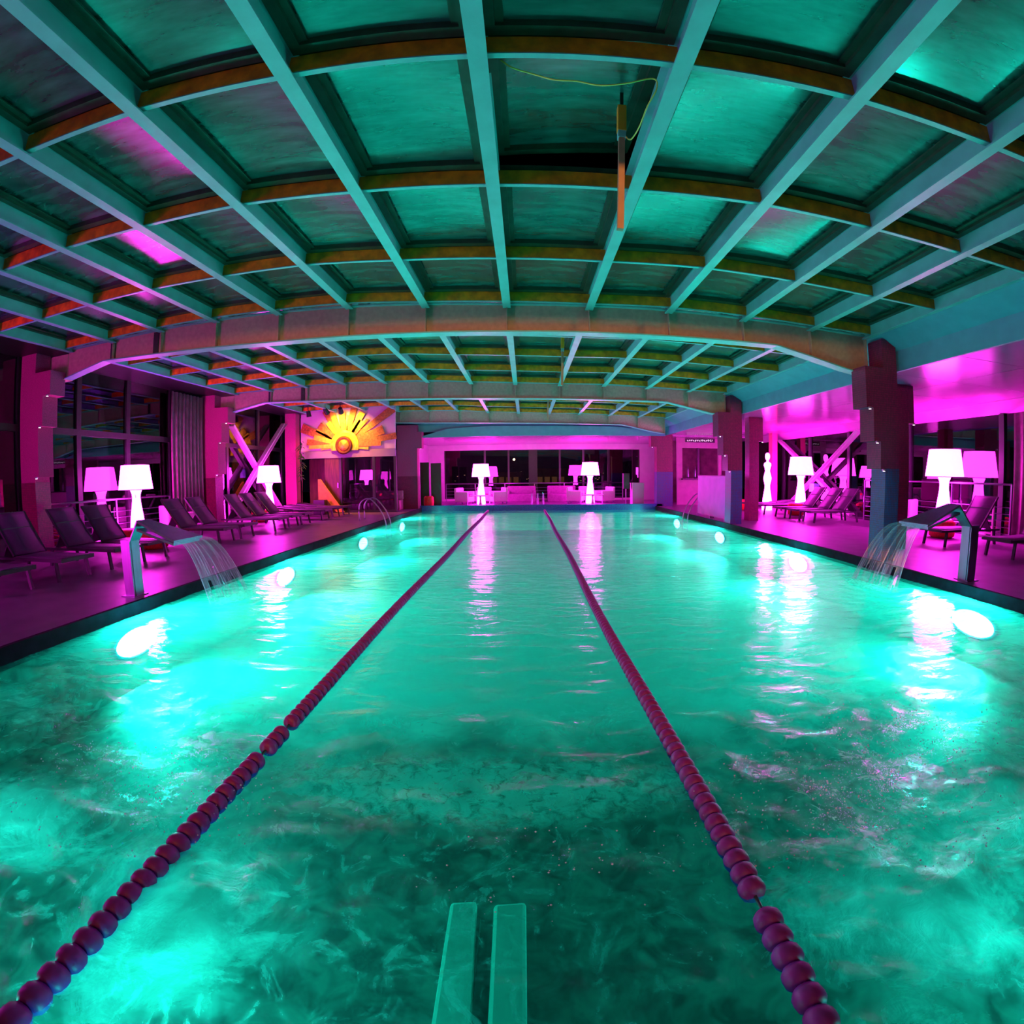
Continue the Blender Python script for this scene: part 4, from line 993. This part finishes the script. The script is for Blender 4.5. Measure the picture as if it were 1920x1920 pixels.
bm = bmesh.new(); lathe(bm, [(.10, 0), (.04, .02), (.09, .03)], 18)
for v in bm.verts: v.co = Vector((v.co.x, -.14 - v.co.z, v.co.y + .95))
obj('driver', bm, lframe, t)

# ------------------------------------------------------------------ right side bar / screen by the pool
t = thing('poolside_screen', (5.98, 13.2, 0), 'white waist-high screen wall beyond the second right column', 'screen')
obj('panel', boxes((-.04, .04, 0, 2.35, .06, 1.33)), mat('pink_panel', (.85, .06, .60), .4, nscale=3, namt=.08), t)
obj('cap_rail', boxes((-.05, .05, -.02, 2.37, 1.33, 1.36)), dark_m, t)
for yy in (0, 1.15, 2.3): obj('foot', boxes((-.08, .08, yy, yy + .06, 0, .06)), chrome, t)
def ladder(x, y, s, lab):
    t = thing('pool_ladder', (x, y, 0), lab, 'pool ladder', 'curved steel ladder handrails')
    for yy in (-.25, .25):
        bm = bmesh.new(); tube(bm, smoothpts([(-s * .55, yy, 0), (-s * .55, yy, .45), (-s * .40, yy, .66), (-s * .15, yy, .68), (s * .15, yy, .35), (s * .32, yy, -.05), (s * .34, yy, -.6)], 5), .021, 10)
        obj('handrail_tube', bm, chrome, t, True)
    for z in (-.3, -.55): obj('tread', boxes((s * .34 - .04, s * .34 + .04, -.25, .25, z, z + .025)), chrome, t)
ladder(-4.75, 14.6, 1, 'curved steel ladder rails at the left pool edge')
ladder(5.95, 15.9, -1, 'curved steel ladder rails at the right pool edge beyond the white screen')
# bar unit with sign above, far right
bw = thing('wall_right', (0, 0, 0), 'partition with dark openings and a lettered band, far right', 'wall', kind='structure')
obj('partition', boxes((7.0, 7.25, 21, 21.12, 0, 3.08), (9.05, 9.2, 21, 21.12, 0, 3.08), (7.25, 9.05, 21, 21.12, 2.62, 3.08), (7.25, 9.05, 21, 21.12, 0, 1.2)), mat('bar_wall', (.5, .2, .4), .6, nscale=4, namt=.1), bw)
obj('sign_band', boxes((7.4, 8.85, 20.96, 21.0, 2.88, 3.06)), dark_m, bw)
obj('divider', boxes((8.0, 8.1, 21.02, 21.1, 1.2, 2.62)), dark_m, bw)
obj('counter', boxes((7.2, 9.1, 20.8, 21.0, 1.15, 1.22)), dark_m, bw)
lm = mat('sign_letters', (.8, .8, .8), .4, nscale=3, namt=.02, emit=(.8, .85, .8), estr=.7)
# the band's lettering is only a row of small pale strokes at this distance
x = 7.47
for k, (wd, h0, h1) in enumerate(((.07, 0, .06), (.05, 0, .06), (.09, 0, .06), (.06, 0, .06), (.07, -.03, .06), (.07, 0, .06), (.06, 0, .06), (.04, 0, .09), (.07, 0, .09), (.07, 0, .07), (.06, 0, .06), (.07, 0, .10), (.06, 0, .10), (.03, 0, .10))):
    if x > 8.78: break
    bm = boxes((x, x + wd * .35, 20.945, 20.96, 2.93 + h0, 2.93 + h1), (x + wd * .35, x + wd, 20.945, 20.96, 2.93 + (.04 if k % 3 else 0), 2.955 + (.04 if k % 3 else 0)))
    obj('letter', bm, lm, bw); x += wd + .03
struct('wall_bar_back', boxes((7.0, 11.0, 23.0, 23.1, 0, 3.1)), mat('bar_back', (.15, .03, .08), .6, nscale=3, namt=.4), 'dark wall behind the bar openings', 'wall')
for i, x in enumerate((7.5, 7.85)):
    bm = bmesh.new(); lathe(bm, [(.05, 0), (.06, .1), (.05, .35), (.015, .45), (.015, .55)], 12); o = obj('bottle', bm, chrome, smooth=True); o.location = (x, 20.92, 1.22)
    tag(o, ('first' if i == 0 else 'second') + ' bottle from the left on the far bar counter', 'bottle', 'bottles on the far bar counter')

# ------------------------------------------------------------------ night city beyond the far windows
amber_m = mat('amber_panel', (1, .6, .2), .5, nscale=2, namt=.02, emit=(1, .55, .08), estr=.16)
city = mat('city_light', (1, .8, .4), .5, nscale=2, namt=.02, emit=(1, .62, .25), estr=1.6)
bm = bmesh.new()
for _ in range(60):
    x = random.uniform(-8, 9); z = random.uniform(-.4, .9) + .9; s = random.uniform(.02, .05); y = 45 + random.random() * 6
    box(bm, x - s * 1.5, x + s * 1.5, y, y + s, z - s * .6, z + s * .6)
tag(obj('city_lights', bm, city), 'scattered small city lights beyond the far windows', 'city lights', kind='stuff')
for k, (x0, x1, h, c) in enumerate(((-3.2, -.4, 2.0, 0), (.9, 3.8, 2.3, 1))):
    t = thing('building', ((x0 + x1) / 2, 42, -.3), ('left' if k == 0 else 'right') + ' dim building, added for the amber glow, outside the far windows', 'building', 'added buildings beyond the far windows')
    hw = (x1 - x0) / 2
    obj('wall', boxes((-hw, hw, 0, 2, 0, h)), mat('ochre_facade', (.35, .25, .06), .8, nscale=3, namt=.3), t)
    for i in range(4):
        obj('window', boxes((-hw + .2 + i * .65, -hw + .65 + i * .65, -.04, 0, .95, 1.55)), amber_m, t)  # glowing amber panels, added to stand in for the dim yellow glow outside

# far wall and back wall closing the hall behind the photographer
struct('wall_near', boxes((WL - .1, WR + .1, Y0 - .15, Y0, -.25, 4.6)), mat('near_wall', (.18, .12, .16), .7, nscale=2, namt=.2), 'wall of the hall behind the photographer', 'wall')
